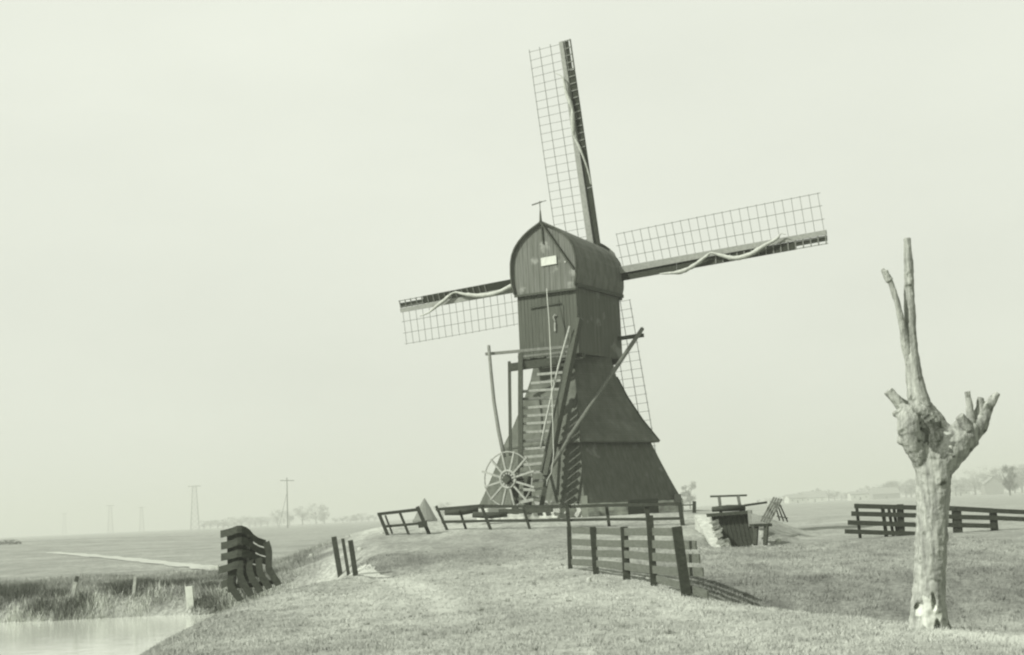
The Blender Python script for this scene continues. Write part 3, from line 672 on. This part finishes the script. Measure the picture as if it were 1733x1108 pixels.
# A-frame of slatted hurdles
for (lab, P4, ns, m_) in (('pale slatted hurdle leaning left in the A shaped pair beyond the sluice', [(1286, 879), (1303, 884), (1325, 845), (1308, 841)], 4, M['midwood']),
                      ('darker slatted hurdle propped on the right of the A shaped pair', [(1316, 878), (1336, 881), (1320, 850), (1309, 850)], 3, M['darkwood'])):
    q = [at(*P4[0], 55.0), at(*P4[1], 55.0), at(*P4[2], 55.6), at(*P4[3], 55.6)]
    if m_ is M['darkwood']: q = [at(*P4[0], 56.6), at(*P4[1], 56.6), at(*P4[2], 55.75), at(*P4[3], 55.75)]
    h_ = thing('hurdle', q[0], lab, 'hurdle', 'leaning hurdles beyond the sluice')
    for i in range(ns):
        t = (i + .5) / ns; MB().beam(q[0].lerp(q[1], t) - ZZ * .05, q[3].lerp(q[2], t), .075 if m_ is M['midwood'] else .05, .03, (0, 1, 0)).build('slat', m_, h_)
    for s in (.15, .8): MB().beam(q[0].lerp(q[3], s) + Vector((0, .05, 0)), q[1].lerp(q[2], s) + Vector((0, .05, 0)), .06, .04).build('cross_bar', m_, h_)
# post with thin wire rail between mill and sluice
pf = thing('rail_post', at(1175, 868, 60), 'small dark post with thin rail between mill and sluice', 'post')
bt((1175, 868), 60, (1175, 848), 60, .14, 'post', M['fence'], .14, par=pf)
bt((1150, 855), 61, (1175, 854), 60, .05, 'rail', M['fence'], .05, par=pf)

# ------------------------------------------------------------------ small posts by the canal
def stake(xb, yb, xt, yt, w_, m, lb, Y_=None, cat='stake', grp=None, name='stake'):
    g_ = gnd(xb, yb, 49) if Y_ is None else at(xb, yb, Y_); b_ = at(xb, yb, g_.y); t_ = at(xt, yt, g_.y); d = (b_ - t_).normalized()
    o = MB().beam(b_ + d * .3, t_, w_, w_ * .8, (0, 1, 0)).build(name, m, loc=b_); tag(o, lb, cat, grp); return o
stake(122, 1016, 128, 985, .13, M['greywood'], 'leftmost thin pale stake leaning in the reeds', grp='stakes in the canal bank')
stake(127, 992, 131, 975, .12, M['darkwood'], 'short dark stake just above the leftmost pale stake in the reeds', grp='stakes in the canal bank')
stake(226, 1010, 229, 976, .10, M['greywood'], 'thin pale stake in the middle of the canal bank', grp='stakes in the canal bank')
stake(323, 1026, 320, 992, .25, M['white'], 'broad pale post standing at the water edge', cat='post', name='mooring_post')
stake(364, 976, 363, 957, .34, M['white'], 'pale block post where the far path meets the winged fence', Y_=62, cat='post', name='path_post')
def stone(px, py, w_, lb, flat=.6):
    g_ = gnd(px, py + 1); mb = MB(); n_ = 8; vs = []; 
    for j, (zz, rr) in enumerate(((-.3, .8), (.1, 1), (.55, .8), (.8, .35))):
        for k in range(n_):
            a_ = 6.283 * k / n_; r_ = rr * w_ / 2 * random.uniform(.8, 1.15); vs.append((g_.x + r_ * math.cos(a_), g_.y + r_ * math.sin(a_) * .7, g_.z + zz * w_ * flat))
    fs = [(j * n_ + k, j * n_ + (k + 1) % n_, (j + 1) * n_ + (k + 1) % n_, (j + 1) * n_ + k) for j in range(3) for k in range(n_)] + [tuple(range(3 * n_, 4 * n_))]
    o = mb.add(vs, fs).build('stone', M['concrete'], loc=g_, smooth=True); tag(o, lb, 'stone', 'pale stones in the grass')
stone(997, 984, .13, 'pale stone on the slope below the plank fence', 1.1)
stone(1318, 916, .26, 'pale stone on the ridge right of the sluice')
stone(527, 940, .2, 'pale stone in the field left of the gate posts')
stone(609, 930, .22, 'pale stone just right of the gate posts at the mound foot')
stone(647, 902, .15, 'pale stone at the foot of the short leaning fence')
tufts(100, 24, 15, 42, -6, 5, .035, .03, .085, 'weed_grass', M['rushes'], 'small dark weeds and dung spots scattered over the near dike turf', lambda x, y: rng.random(len(x)) < .7)
tufts(90, 900, 50.8, 55.0, -26, -8, .36, .08, .36, 'bank_scrub', M['scrub'], 'dark rounded scrub patches on the canal bank among the reeds', lambda x, y: wob(x, y, 1.5, 55) < -.06)
# dark clump at far left
def clump(px, py, w_, h_, lb, Y_=None, n=500, name='bush', m=None):
    g_ = gnd(px, py, 55); root = g_; mb = MB()
    for i in range(n):
        a_ = random.uniform(0, 6.28); r_ = math.sqrt(random.random()) * w_ / 2; p = Vector((g_.x + r_ * math.cos(a_), g_.y + r_ * math.sin(a_) * .5, 0)); zz = h_ * random.random() * (1 - (2 * r_ / w_) ** 2 * .7)
        p.z = g_.z + zz; s = random.uniform(.05, .14) * max(1, h_); d = Vector((random.gauss(0, 1), random.gauss(0, 1), random.gauss(0, 1))).normalized() * s; e = d.orthogonal().normalized() * s * .6
        mb.add([p - d, p + e, p + d], [(0, 1, 2)])
    o = mb.build(name, m or M['scrub'], loc=g_); return tag(o, lb, 'bush')
clump(14, 921, 3.6, .8, 'low dark bush at the far left of the field')

# ------------------------------------------------------------------ pollard willow
def P2(x, y, dy=0): return at(x, y, YT + dy)
gt = gnd(1572, 1062); YT = gt.y
S = YT / FOC
tr = thing('pollard_willow', (at(1572, 1062, YT)), 'bare pollard tree with knobby head and two tall shoots on the near dike edge', 'tree')
def solid(name, chains, m, parent, vox=.016, disp=.018, carve=None, label=None, bare=None, rot=None):
    mb = MB()
    for pts, rad in chains:
        # resample
        P_ = [Vector(p) for p in pts]; Q = []; Rr = []
        for i in range(len(P_) - 1):
            n_ = max(2, int((P_[i + 1] - P_[i]).length / .06))
            for k in range(n_): t = k / n_; Q.append(P_[i].lerp(P_[i + 1], t)); Rr.append(rad[i] * (1 - t) + rad[i + 1] * t)
        Q.append(P_[-1]); Rr.append(rad[-1]); mb.tube(Q, Rr, 14, jit=.05)
    o = mb.build(name + '_tmp', m, parent)
    md = o.modifiers.new('r', 'REMESH'); md.mode = 'VOXEL'; md.voxel_size = vox
    sm = o.modifiers.new('s', 'SMOOTH'); sm.factor = .5; sm.iterations = 5
    tx = bpy.data.textures.new('t', 'CLOUDS'); tx.noise_scale = .11; tx.noise_depth = 4
    dp = o.modifiers.new('d', 'DISPLACE'); dp.texture = tx; dp.strength = disp * 2; dp.mid_level = .5; dp.texture_coords = 'LOCAL'
    tx2 = bpy.data.textures.new('t2', 'CLOUDS'); tx2.noise_scale = .035; tx2.noise_depth = 3
    dp2 = o.modifiers.new('d2', 'DISPLACE'); dp2.texture = tx2; dp2.strength = disp * .8; dp2.mid_level = .5
    bpy.context.view_layer.update(); dg = bpy.context.evaluated_depsgraph_get()
    me = bpy.data.meshes.new_from_object(o.evaluated_get(dg)); bpy.data.objects.remove(o)
    if carve:
        co = np.empty(len(me.vertices) * 3, np.float32); me.vertices.foreach_get('co', co); co = co.reshape(-1, 3)
        o0 = rootloc(parent)
        for cpt, rx, rz, dep, fr_ in carve:
            c_ = np.array(cpt) - np.array(o0); dx = (co[:, 0] - c_[0]) / rx; dz_ = (co[:, 2] - c_[2]) / rz
            wgt = np.clip(1.25 - np.hypot(dx, dz_) * (1 + .25 * np.sin(co[:, 0] * 37 + co[:, 2] * 23)), 0, 1); wgt = np.minimum(wgt * 2.2, 1) * (co[:, 1] < c_[1] + fr_)
            co[:, 1] += wgt * dep
        me.vertices.foreach_set('co', co.ravel()); me.update()
    me.polygons.foreach_set('use_smooth', [True] * len(me.polygons)); me.materials.clear(); me.materials.append(m); me.name = name
    if bare:
        me.materials.append(M['barewood']); c_ = Vector(bare[0]) - rootloc(parent)
        for p_ in me.polygons:
            q_ = p_.center; e_ = math.hypot((q_.x - c_.x) / bare[1], (q_.z - c_.z) / bare[2]) + .22 * math.sin(q_.x * 41 + 2 * math.sin(q_.z * 19))
            if q_.y < c_.y + .3 and e_ < 1: p_.material_index = 1
    if rot:  # dark faces paint the shaded part of the head
        me.materials.append(M['headshade']); c_ = Vector(rot[0]) - rootloc(parent)
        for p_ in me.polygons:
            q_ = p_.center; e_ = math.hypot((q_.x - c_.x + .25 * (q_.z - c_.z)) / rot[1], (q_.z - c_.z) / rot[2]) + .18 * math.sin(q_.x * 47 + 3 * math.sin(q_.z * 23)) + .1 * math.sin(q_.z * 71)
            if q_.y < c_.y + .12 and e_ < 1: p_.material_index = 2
    o = bpy.data.objects.new(name, me); COL.objects.link(o); o.parent = parent
    if label: o['label'] = label
    return o
px = lambda r_: r_ * S
trunk = [([P2(1573, 1085), P2(1572, 1060), P2(1571, 1030), P2(1573, 990), P2(1576, 920), P2(1579, 850), P2(1580, 800), P2(1577, 768, .06), P2(1570, 735, .12), P2(1558, 700, .06), P2(1552, 672)],
          [px(38), px(32), px(29), px(26), px(26.5), px(27), px(30), px(35), px(38), px(30), px(14)]),
         ([P2(1580, 800), P2(1592, 775), P2(1612, 752), P2(1632, 735), P2(1640, 715)], [px(27), px(32), px(31), px(28), px(20)]),
         ([P2(1538, 688, -.08), P2(1536, 705, -.12), P2(1538, 730, -.15), P2(1547, 755, -.12), P2(1560, 785, -.05)], [px(12), px(17), px(19), px(17), px(12)]), ([P2(1545, 690, -.1), P2(1562, 694, -.14), P2(1580, 712, -.1), P2(1600, 728, -.05)], [px(10), px(10), px(9), px(8)]),
         ([P2(1560, 690), P2(1580, 715), P2(1606, 728)], [px(15), px(15), px(9)]),
         ([P2(1551, 1070, -.05), P2(1558, 1030, -.05), P2(1566, 990)], [px(12), px(12), px(8)]), ([P2(1540, 1082, -.06), P2(1552, 1058, -.06), P2(1562, 1020, 0)], [px(9), px(12), px(10)]), ([P2(1606, 1084, -.04), P2(1595, 1058, -.04), P2(1588, 1020, 0)], [px(8), px(12), px(10)])]
rk = random.Random(11)
for lx, ly, ld, lr in [(1534, 700, -.1, 13), (1531, 722, -.12, 14), (1540, 745, -.16, 13), (1548, 764, -.12, 11), (1545, 708, -.18, 11), (1553, 688, -.1, 11), (1530, 745, -.1, 12), (1562, 700, -.1, 9), (1578, 708, -.04, 9), (1592, 720, .0, 9),
                       (1604, 727, .02, 8), (1575, 735, -.04, 8), (1590, 745, -.0, 9), (1568, 758, -.08, 8), (1584, 765, -.05, 9), (1606, 745, -.02, 9), (1622, 742, -.1, 10), (1636, 722, -.12, 9), (1648, 735, -.02, 10), (1527, 688, -.05, 8), (1518, 700, -.02, 8)]:
    a_ = rk.uniform(0, 6.28); e_ = Vector((math.cos(a_), 0, math.sin(a_))) * px(lr * .5); c_ = P2(lx, ly, ld)
    trunk.append(([c_ - e_ * 1.6, c_ - e_, c_ + e_ * .2, c_ + e_ * 1.5], [px(lr * .45), px(lr * .9), px(lr), px(lr * .5)]))
solid('trunk', trunk, M['bark'], tr, vox=.014, disp=.018, rot=(P2(1579, 742), .165, .25), bare=(P2(1566, 1036), .13, .19), carve=[(P2(1550, 1025), .03, .045, .12, 0), (P2(1578, 1060), .035, .07, .12, 0), (P2(1573, 1018), .03, .08, .09, 0)])  # rot sets where the painted shade sits on the head
solid('branch', [([P2(1557, 690), P2(1552, 665), P2(1547, 635), P2(1543, 600), P2(1540, 560), P2(1539, 500), P2(1538, 450), P2(1535, 402)], [px(21), px(17), px(14), px(12), px(10.5), px(9), px(8), px(6)])], M['bark'], tr, vox=.01, disp=.009, label='tall straight upright shoot')
solid('branch', [([P2(1548, 650, 0), P2(1541, 615, -.0), P2(1533, 585, -.03), P2(1527, 550, -.07), P2(1518, 510, -.1), P2(1508, 480, -.1), P2(1497, 458, -.1)], [px(6), px(8), px(8), px(6), px(5.2), px(5), px(5.5)]), ([P2(1506, 475, -.1), P2(1500, 466, -.1), P2(1493, 455, -.1)], [px(7), px(6), px(3)])], M['bark'], tr, vox=.008, disp=.008, label='thinner side shoot with a broken tip')
solid('branch', [([P2(1545, 700), P2(1524, 684), P2(1512, 671), P2(1503, 660)], [px(13), px(11), px(8.5), px(9)])], M['bark'], tr, vox=.01, disp=.012, label='short stub on the left of the head')
solid('branch', [([P2(1634, 740), P2(1655, 718), P2(1668, 695), P2(1678, 680), P2(1689, 665)], [px(21), px(17), px(11), px(8), px(5)]), ([P2(1650, 722), P2(1658, 690), P2(1660, 672)], [px(12), px(7), px(6)])], M['bark'], tr, vox=.01, disp=.012, label='forked stub on the right arm')
solid('branch', [([P2(1640, 725, -.08), P2(1642, 705, -.08), P2(1641, 685, -.08), P2(1637, 662, -.08)], [px(11), px(7.5), px(5.5), px(4.8)])], M['bark'], tr, vox=.009, disp=.01, label='thin upright stub on the right arm')
solid('branch', [([P2(1638, 728, -.14), P2(1632, 716, -.16), P2(1624, 703, -.18)], [px(11), px(9), px(8)])], M['bark'], tr, vox=.009, disp=.012, label='low blunt stub on the right arm')

# ------------------------------------------------------------------ far things
def far_tree_proto(h, w_, seed, dens=900, droop=0):
    rs = random.Random(seed); root = bpy.data.objects.new('tree', None); COL.objects.link(root)
    mb = MB(); mb.tube([(0, 0, -.5), (0, 0, h * .25), (rs.uniform(-.2, .2), 0, h * .6)], [h * .03, h * .022, h * .01], 6)
    for i in range(10):
        a_ = rs.uniform(0, 6.28); z0 = h * rs.uniform(.2, .5); e = Vector((math.cos(a_) * w_ * .36, math.sin(a_) * w_ * .36, z0 + h * rs.uniform(.15, .35)))
        mb.tube([(0, 0, z0), e * .5 + Vector((0, 0, z0 * .5)), e], [h * .012, h * .009, h * .004], 5)
    mb.build('trunk', M['trunk'], root)
    mb = MB(); cl = [(rs.uniform(-.32, .32) * w_, rs.uniform(-.32, .32) * w_, h * rs.uniform(.18, .86), w_ * rs.uniform(.12, .24)) for _ in range(18)]
    for i in range(dens):
        cx, cy, cz, cr_ = rs.choice(cl); d = Vector((rs.gauss(0, 1), rs.gauss(0, 1), rs.gauss(0, 1))).normalized() * cr_ * rs.random() ** .5
        p = Vector((cx, cy, cz)) + d; p.z = min(p.z, h)
        s = rs.uniform(.12, .4) * h / 12; a1 = Vector((rs.gauss(0, 1), rs.gauss(0, 1), rs.gauss(0, 1) + .6)).normalized() * s * 2; a2 = a1.orthogonal().normalized() * s * .35
        mb.add([p - a1, p + a2, p + a1, p - a2], [(0, 1, 2, 3)])
    mb.build('crown', M['twig'], root); return root
protos = [far_tree_proto(10, 8, 1), far_tree_proto(10, 6, 2), far_tree_proto(10, 10, 3), far_tree_proto(10, 5, 4, 1500)]
used = set()
def far_tree(px_, top, base_y, Y_, k, group, label, wide=1.0):
    c = protos[k] if k not in used else copy_tree(protos[k]); used.add(k)
    p = at(px_, base_y, Y_); p.z = hz(p.x, p.y); t_ = at(px_, top, Y_).z - p.z; s = t_ / 10
    c.location = p; c.scale = (s * wide, s * wide, s); c.rotation_euler = (0, 0, random.uniform(0, 6.28)); tag(c, label, 'tree', group); c.name = 'tree'
def hy(x): return 908 - .04506 * x   # horizon line
for x_, hh_, k, wd, lb in ((512, 30, 0, 1.2, 'tallest round tree of the faint clump left of the mill'), (535, 32, 2, 1, 'broad tree at the right of the faint clump left of the mill'), (549, 29, 1, 1.2, 'rightmost tree of the faint clump left of the mill'),
                       (470, 24, 2, 1, 'low tree starting the faint clump left of the mill'), (490, 24, 0, 1.2, 'second tree from the left in the faint clump')):
    far_tree(x_, hy(x_) - hh_ - 1, hy(x_), 1250 + random.uniform(-30, 30), k, 'faint trees on the left horizon', lb, wd)
x_ = 345
while x_ < 640:
    if not 462 < x_ < 560: far_tree(x_, hy(x_) - random.uniform(9, 17) * (1.1 if x_ < 480 else .8), hy(x_), 1400 + random.uniform(-60, 60), random.choice([0, 1, 2]), 'faint trees on the left horizon', 'faint low tree in the thin row along the left horizon', 1.7)
    x_ += random.uniform(9, 13)
far_tree(1168, 812, hy(1168), 650, 1, None, 'thin bare tree rising just right of the mill', 1.1)
far_tree(750, 850, hy(750), 900, 2, None, 'faint little tree right of the haystack', 1.4)
x_ = 1284
while x_ < 1555:
    h_ = np.interp(x_, [1284, 1360, 1380, 1430, 1490, 1530, 1555], [6, 16, 20, 13, 22, 30, 30]) * random.uniform(.8, 1.15)
    far_tree(x_, hy(x_) - h_, hy(x_), 1250 + random.uniform(-60, 60), random.choice([0, 1, 2]), 'hazy trees along the right horizon', 'hazy bare tree in the row between sluice and pollard', 1.4); x_ += random.uniform(8, 13)
x_ = 1596
while x_ < 1760:
    h_ = np.interp(x_, [1596, 1640, 1690, 1733], [26, 36, 46, 58]) * random.uniform(.8, 1.1)
    far_tree(x_, hy(x_) - h_, hy(x_), 1050 + random.uniform(-50, 50), random.choice([0, 1, 2]), 'hazy trees along the right horizon', 'hazy bare tree in the taller group right of the pollard', 1.2); x_ += random.uniform(9, 14)
far_tree(1709, 784, hy(1709) - 1, 520, 3, None, 'darkest and nearest round tree at the right edge of the horizon', 1.0)
# houses
def house(px_, Y_, w_, d_, h_, rh, rot, wall, roof, label, chim=True):
    Y_ *= 1.6; w_ *= 1.5; d_ *= 1.5; h_ *= 1.35; rh *= 1.3
    p = at(px_, hy(px_), Y_); p.z = hz(p.x, p.y); o = thing('farmhouse', p, label, 'house', 'hazy houses on the right horizon')
    M4 = Matrix.Translation(p) @ Matrix.Rotation(rot, 4, 'Z'); T = lambda x, y, z: M4 @ Vector((x, y, z))
    a, b_ = w_ / 2, d_ / 2
    MB().add([T(-a, -b_, -.3), T(a, -b_, -.3), T(a, b_, -.3), T(-a, b_, -.3), T(-a, -b_, h_), T(a, -b_, h_), T(a, b_, h_), T(-a, b_, h_), T(-a, 0, h_ + rh), T(a, 0, h_ + rh)],
             [(0, 1, 5, 4), (2, 3, 7, 6), (3, 0, 4, 8, 7), (1, 2, 6, 9, 5), (4, 5, 9, 8), (6, 7, 8, 9), (3, 2, 1, 0)]).build('wall', wall, o)
    e = .35; mb = MB()
    for s in (-1, 1):
        lo0, lo1 = (-a - e, s * (b_ + e), h_ - e * rh / b_), (a + e, s * (b_ + e), h_ - e * rh / b_); hi0, hi1 = (-a - e, 0, h_ + rh), (a + e, 0, h_ + rh)
        q = [lo0, lo1, hi1, hi0]; mb.box8([T(x, y, z + .04) for x, y, z in q] + [T(x, y, z + .2) for x, y, z in q])
    rf = mb.build('roof', roof, o)
    if chim: MB().beam(T(a * .6, 0, h_ + rh - .3), T(a * .6, 0, h_ + rh + 1.1), .7, .7).build('chimney', M['brick'], rf)
    for x in (-.6, .6): 
        wn = MB().beam(T(a * x - .5, -b_ - .03, h_ * .55), T(a * x + .5, -b_ - .03, h_ * .55), .08, 1.3).build('window', M['white'], o)
        MB().beam(T(a * x - .4, -b_ - .09, h_ * .55), T(a * x + .4, -b_ - .09, h_ * .55), .04, 1.1).build('pane', M['pane'], wn)
    MB().beam(T(0, -b_ - .04, 0), T(0, -b_ - .04, 2.1), 1.0, .08, (0, 1, 0)).build('door', M['darkwood'], o)
house(1346, 680, 9, 7, 2.8, 2.0, .15, M['limewash'], M['tile'], 'small white walled cottage just right of the leaning hurdles')
house(1378, 700, 12, 8, 2.6, 3.6, -.1, M['limewash'], M['tile'], 'cottage with the peaked roof between two hazy trees')
house(1453, 640, 9, 6, 3.2, 1.2, .05, M['limewash'], M['tile'], 'low bright white shed seen over the board fence', False)
house(1496, 720, 15, 8, 3.0, 3.6, .1, M['brick'], M['tile'], 'long farmhouse just left of the pollard trunk')
house(1622, 640, 9, 7, 2.8, 2.6, 0, M['limewash'], M['tile'], 'small pale house just right of the pollard trunk')
house(1680, 520, 7, 7, 4.6, 3.0, 1.45, M['brick'], M['tile'], 'tall gabled house left of the darkest tree')
# haystack
hp = at(719, 866, 300); hp.z = hz(hp.x, hp.y); vs = []; n_ = 14; hs = at(719, 843, 300).z - hp.z
for zz, rr in ((0, 2.5), (.22, 2.6), (.3, 2.36), (.7, 1.1), (1.0, .1)):
    for k in range(n_): a_ = 6.283 * k / n_; vs.append((hp.x + rr * math.cos(a_) * random.uniform(.95, 1.05), hp.y + rr * math.sin(a_), hp.z + zz * hs))
fs = [(j * n_ + k, j * n_ + (k + 1) % n_, (j + 1) * n_ + (k + 1) % n_, (j + 1) * n_ + k) for j in range(4) for k in range(n_)] + [tuple(range(4 * n_, 5 * n_))]
o = MB().add(vs, fs).build('haystack', M['hay'], loc=hp); tag(o, 'pointed grey haystack seen through the gap between the two rail fences', 'haystack')
# telegraph pole
p = gnd(487, 898, 60, 900); Yq = 600; b_ = at(487, 896, Yq); b_.z = hz(b_.x, b_.y)
po = thing('telegraph_pole', b_, 'tall thin telegraph pole with cross arm and stay on the left', 'pole')
t_ = at(485.5, 808, Yq); MB().tube([b_, t_], [.28, .2], 8).build('pole', M['trunk'], po); MB().beam(at(474, 813, Yq), at(498, 813, Yq), .3, .3).build('cross_arm', M['trunk'], po)
MB().tube([at(485, 836, Yq), at(471, 897, Yq)], .09, 5).build('stay', M['trunk'], po)
# lattice pylons
def pylon_proto():
    root = bpy.data.objects.new('lattice_pylon', None); COL.objects.link(root); H = 24; mb = MB()
    wz = lambda z: 2.3 - 1.3 * z / H
    for sx in (-1, 1):
        for sy in (-1, 1): mb.tube([(sx * wz(0), sy * wz(0), -.5), (sx * wz(H), sy * wz(H), H)], .12, 4)
    n_ = 8
    for i in range(n_):
        z0, z1 = H * i / n_, H * (i + 1) / n_
        for sx, sy, tx_, ty in ((-1, -1, 1, -1), (1, -1, 1, 1), (1, 1, -1, 1), (-1, 1, -1, -1)):
            mb.tube([(sx * wz(z0), sy * wz(z0), z0), (tx_ * wz(z1), ty * wz(z1), z1)], .045, 4); mb.tube([(tx_ * wz(z0), ty * wz(z0), z0), (sx * wz(z1), sy * wz(z1), z1)], .045, 4); mb.tube([(sx * wz(z1), sy * wz(z1), z1), (tx_ * wz(z1), ty * wz(z1), z1)], .045, 4)
    mb.build('mast', M['iron'], root); mb = MB(); mb.beam((-3.4, 0, H - .2), (3.4, 0, H - .2), .4, .4).build('cross_arm', M['iron'], root)
    return root
py = pylon_proto(); first = True
for x_, top, Y_, lb in ((330, 822, 1500, 'largest and nearest lattice pylon on the left horizon'), (187, 855, 1600, 'small faint lattice pylon, second in size at the far left'), (109, 869, 1900, 'faintest lattice pylon at the far left'), (240, 858, 1700, 'faint lattice pylon midway between the largest and the second')):
    c = py if first else copy_tree(py); first = False
    p = at(x_, hy(x_), Y_); p.z = hz(p.x, p.y); s = (at(x_, top, Y_).z - p.z) / 24; c.location = p; c.scale = (s, s, s); c.rotation_euler = (0, 0, .3); tag(c, lb, 'pylon', 'lattice pylons on the left horizon'); c.name = 'lattice_pylon'

# ------------------------------------------------------------------ haze
m = bpy.data.materials.new('haze_air'); m.use_nodes = True; nt = m.node_tree; nt.nodes.clear()
out = nt.nodes.new('ShaderNodeOutputMaterial'); pv = nt.nodes.new('ShaderNodeVolumePrincipled'); nt.links.new(pv.outputs[0], out.inputs['Volume'])
pv.inputs['Color'].default_value = (.63, .65, .595, 1); pv.inputs['Density'].default_value = .0008; pv.inputs['Anisotropy'].default_value = .1
hb = MB().box8([(-3990, -80, -6), (3990, -80, -6), (3990, 3990, -6), (-3990, 3990, -6), (-3990, -80, 52), (3990, -80, 52), (3990, 3990, 52), (-3990, 3990, 52)]).build('haze', m); tag(hb, 'pale haze over the polder', 'haze', kind='stuff')

# ------------------------------------------------------------------ light
SUN_AZ = 61.0; SUN_EL = 39.0      # degrees left of straight-behind the camera; elevation
az = R(SUN_AZ); to_sun = Vector((-math.sin(az) * math.cos(R(SUN_EL)), -math.cos(az) * math.cos(R(SUN_EL)), math.sin(R(SUN_EL))))
sun = bpy.data.lights.new('sun', 'SUN'); sun.energy = 5.0; sun.angle = R(.6); sun.color = (1, .99, .95)
so = bpy.data.objects.new('sun', sun); COL.objects.link(so); so.rotation_euler = to_sun.to_track_quat('Z', 'Y').to_euler(); so.location = (-30, -20, 40)
wd = bpy.data.worlds.new('World'); scene.world = wd; wd.use_nodes = True; nt = wd.node_tree; nt.nodes.clear()
N = nt.nodes.new; L = nt.links.new
out = N('ShaderNodeOutputWorld'); bg = N('ShaderNodeBackground'); L(bg.outputs[0], out.inputs[0]); bg.inputs[1].default_value = .1
sk = N('ShaderNodeTexSky'); sk.sky_type = 'NISHITA'; sk.sun_disc = False; sk.sun_elevation = R(SUN_EL); sk.sun_rotation = math.atan2(to_sun.x, to_sun.y); sk.dust_density = 4; sk.air_density = 1
bw = N('ShaderNodeRGBToBW'); L(sk.outputs[0], bw.inputs[0])
mx = N('ShaderNodeMixRGB'); mx.inputs[0].default_value = .08; mx.inputs[1].default_value = (6.25, 6.25, 6.25, 1); L(bw.outputs[0], mx.inputs[2])
ti = N('ShaderNodeMixRGB'); ti.blend_type = 'MULTIPLY'; ti.inputs[0].default_value = 1; L(mx.outputs[0], ti.inputs[1]); ti.inputs[2].default_value = (.965, 1, .885, 1); 
gtc = N('ShaderNodeTexCoord'); gs = N('ShaderNodeSeparateXYZ'); L(gtc.outputs['Generated'], gs.inputs[0])
cmp_ = N('ShaderNodeMapping'); cmp_.inputs['Scale'].default_value = (1, 1, 2.6); L(gtc.outputs['Generated'], cmp_.inputs[0])
cn = N('ShaderNodeTexNoise'); cn.inputs['Scale'].default_value = 3.2; cn.inputs['Detail'].default_value = 5; cn.inputs['Roughness'].default_value = .5; L(cmp_.outputs[0], cn.inputs[0])
cr_ = N('ShaderNodeMapRange'); cr_.inputs[1].default_value = .3; cr_.inputs[2].default_value = .7; cr_.inputs[3].default_value = .955; cr_.inputs[4].default_value = 1.035; L(cn.outputs[0], cr_.inputs[0])
ce = N('ShaderNodeMapRange'); ce.inputs[1].default_value = 0; ce.inputs[2].default_value = .36; ce.inputs[3].default_value = .97; ce.inputs[4].default_value = 1.08; L(gs.outputs[2], ce.inputs[0])
cm = N('ShaderNodeMath'); cm.operation = 'MULTIPLY'; L(cr_.outputs[0], cm.inputs[0]); L(ce.outputs[0], cm.inputs[1])
cs = N('ShaderNodeVectorMath'); cs.operation = 'SCALE'; L(ti.outputs[0], cs.inputs[0]); L(cm.outputs[0], cs.inputs[3]); L(cs.outputs[0], bg.inputs[0])
vs_ = scene.view_settings; vs_.view_transform = 'Standard'; vs_.look = 'None'; vs_.exposure = .45; vs_.gamma = 1; vs_.use_curve_mapping = False
scene.render.engine = 'CYCLES'; scene.cycles.volume_bounces = 2; scene.cycles.filter_width = 2.2
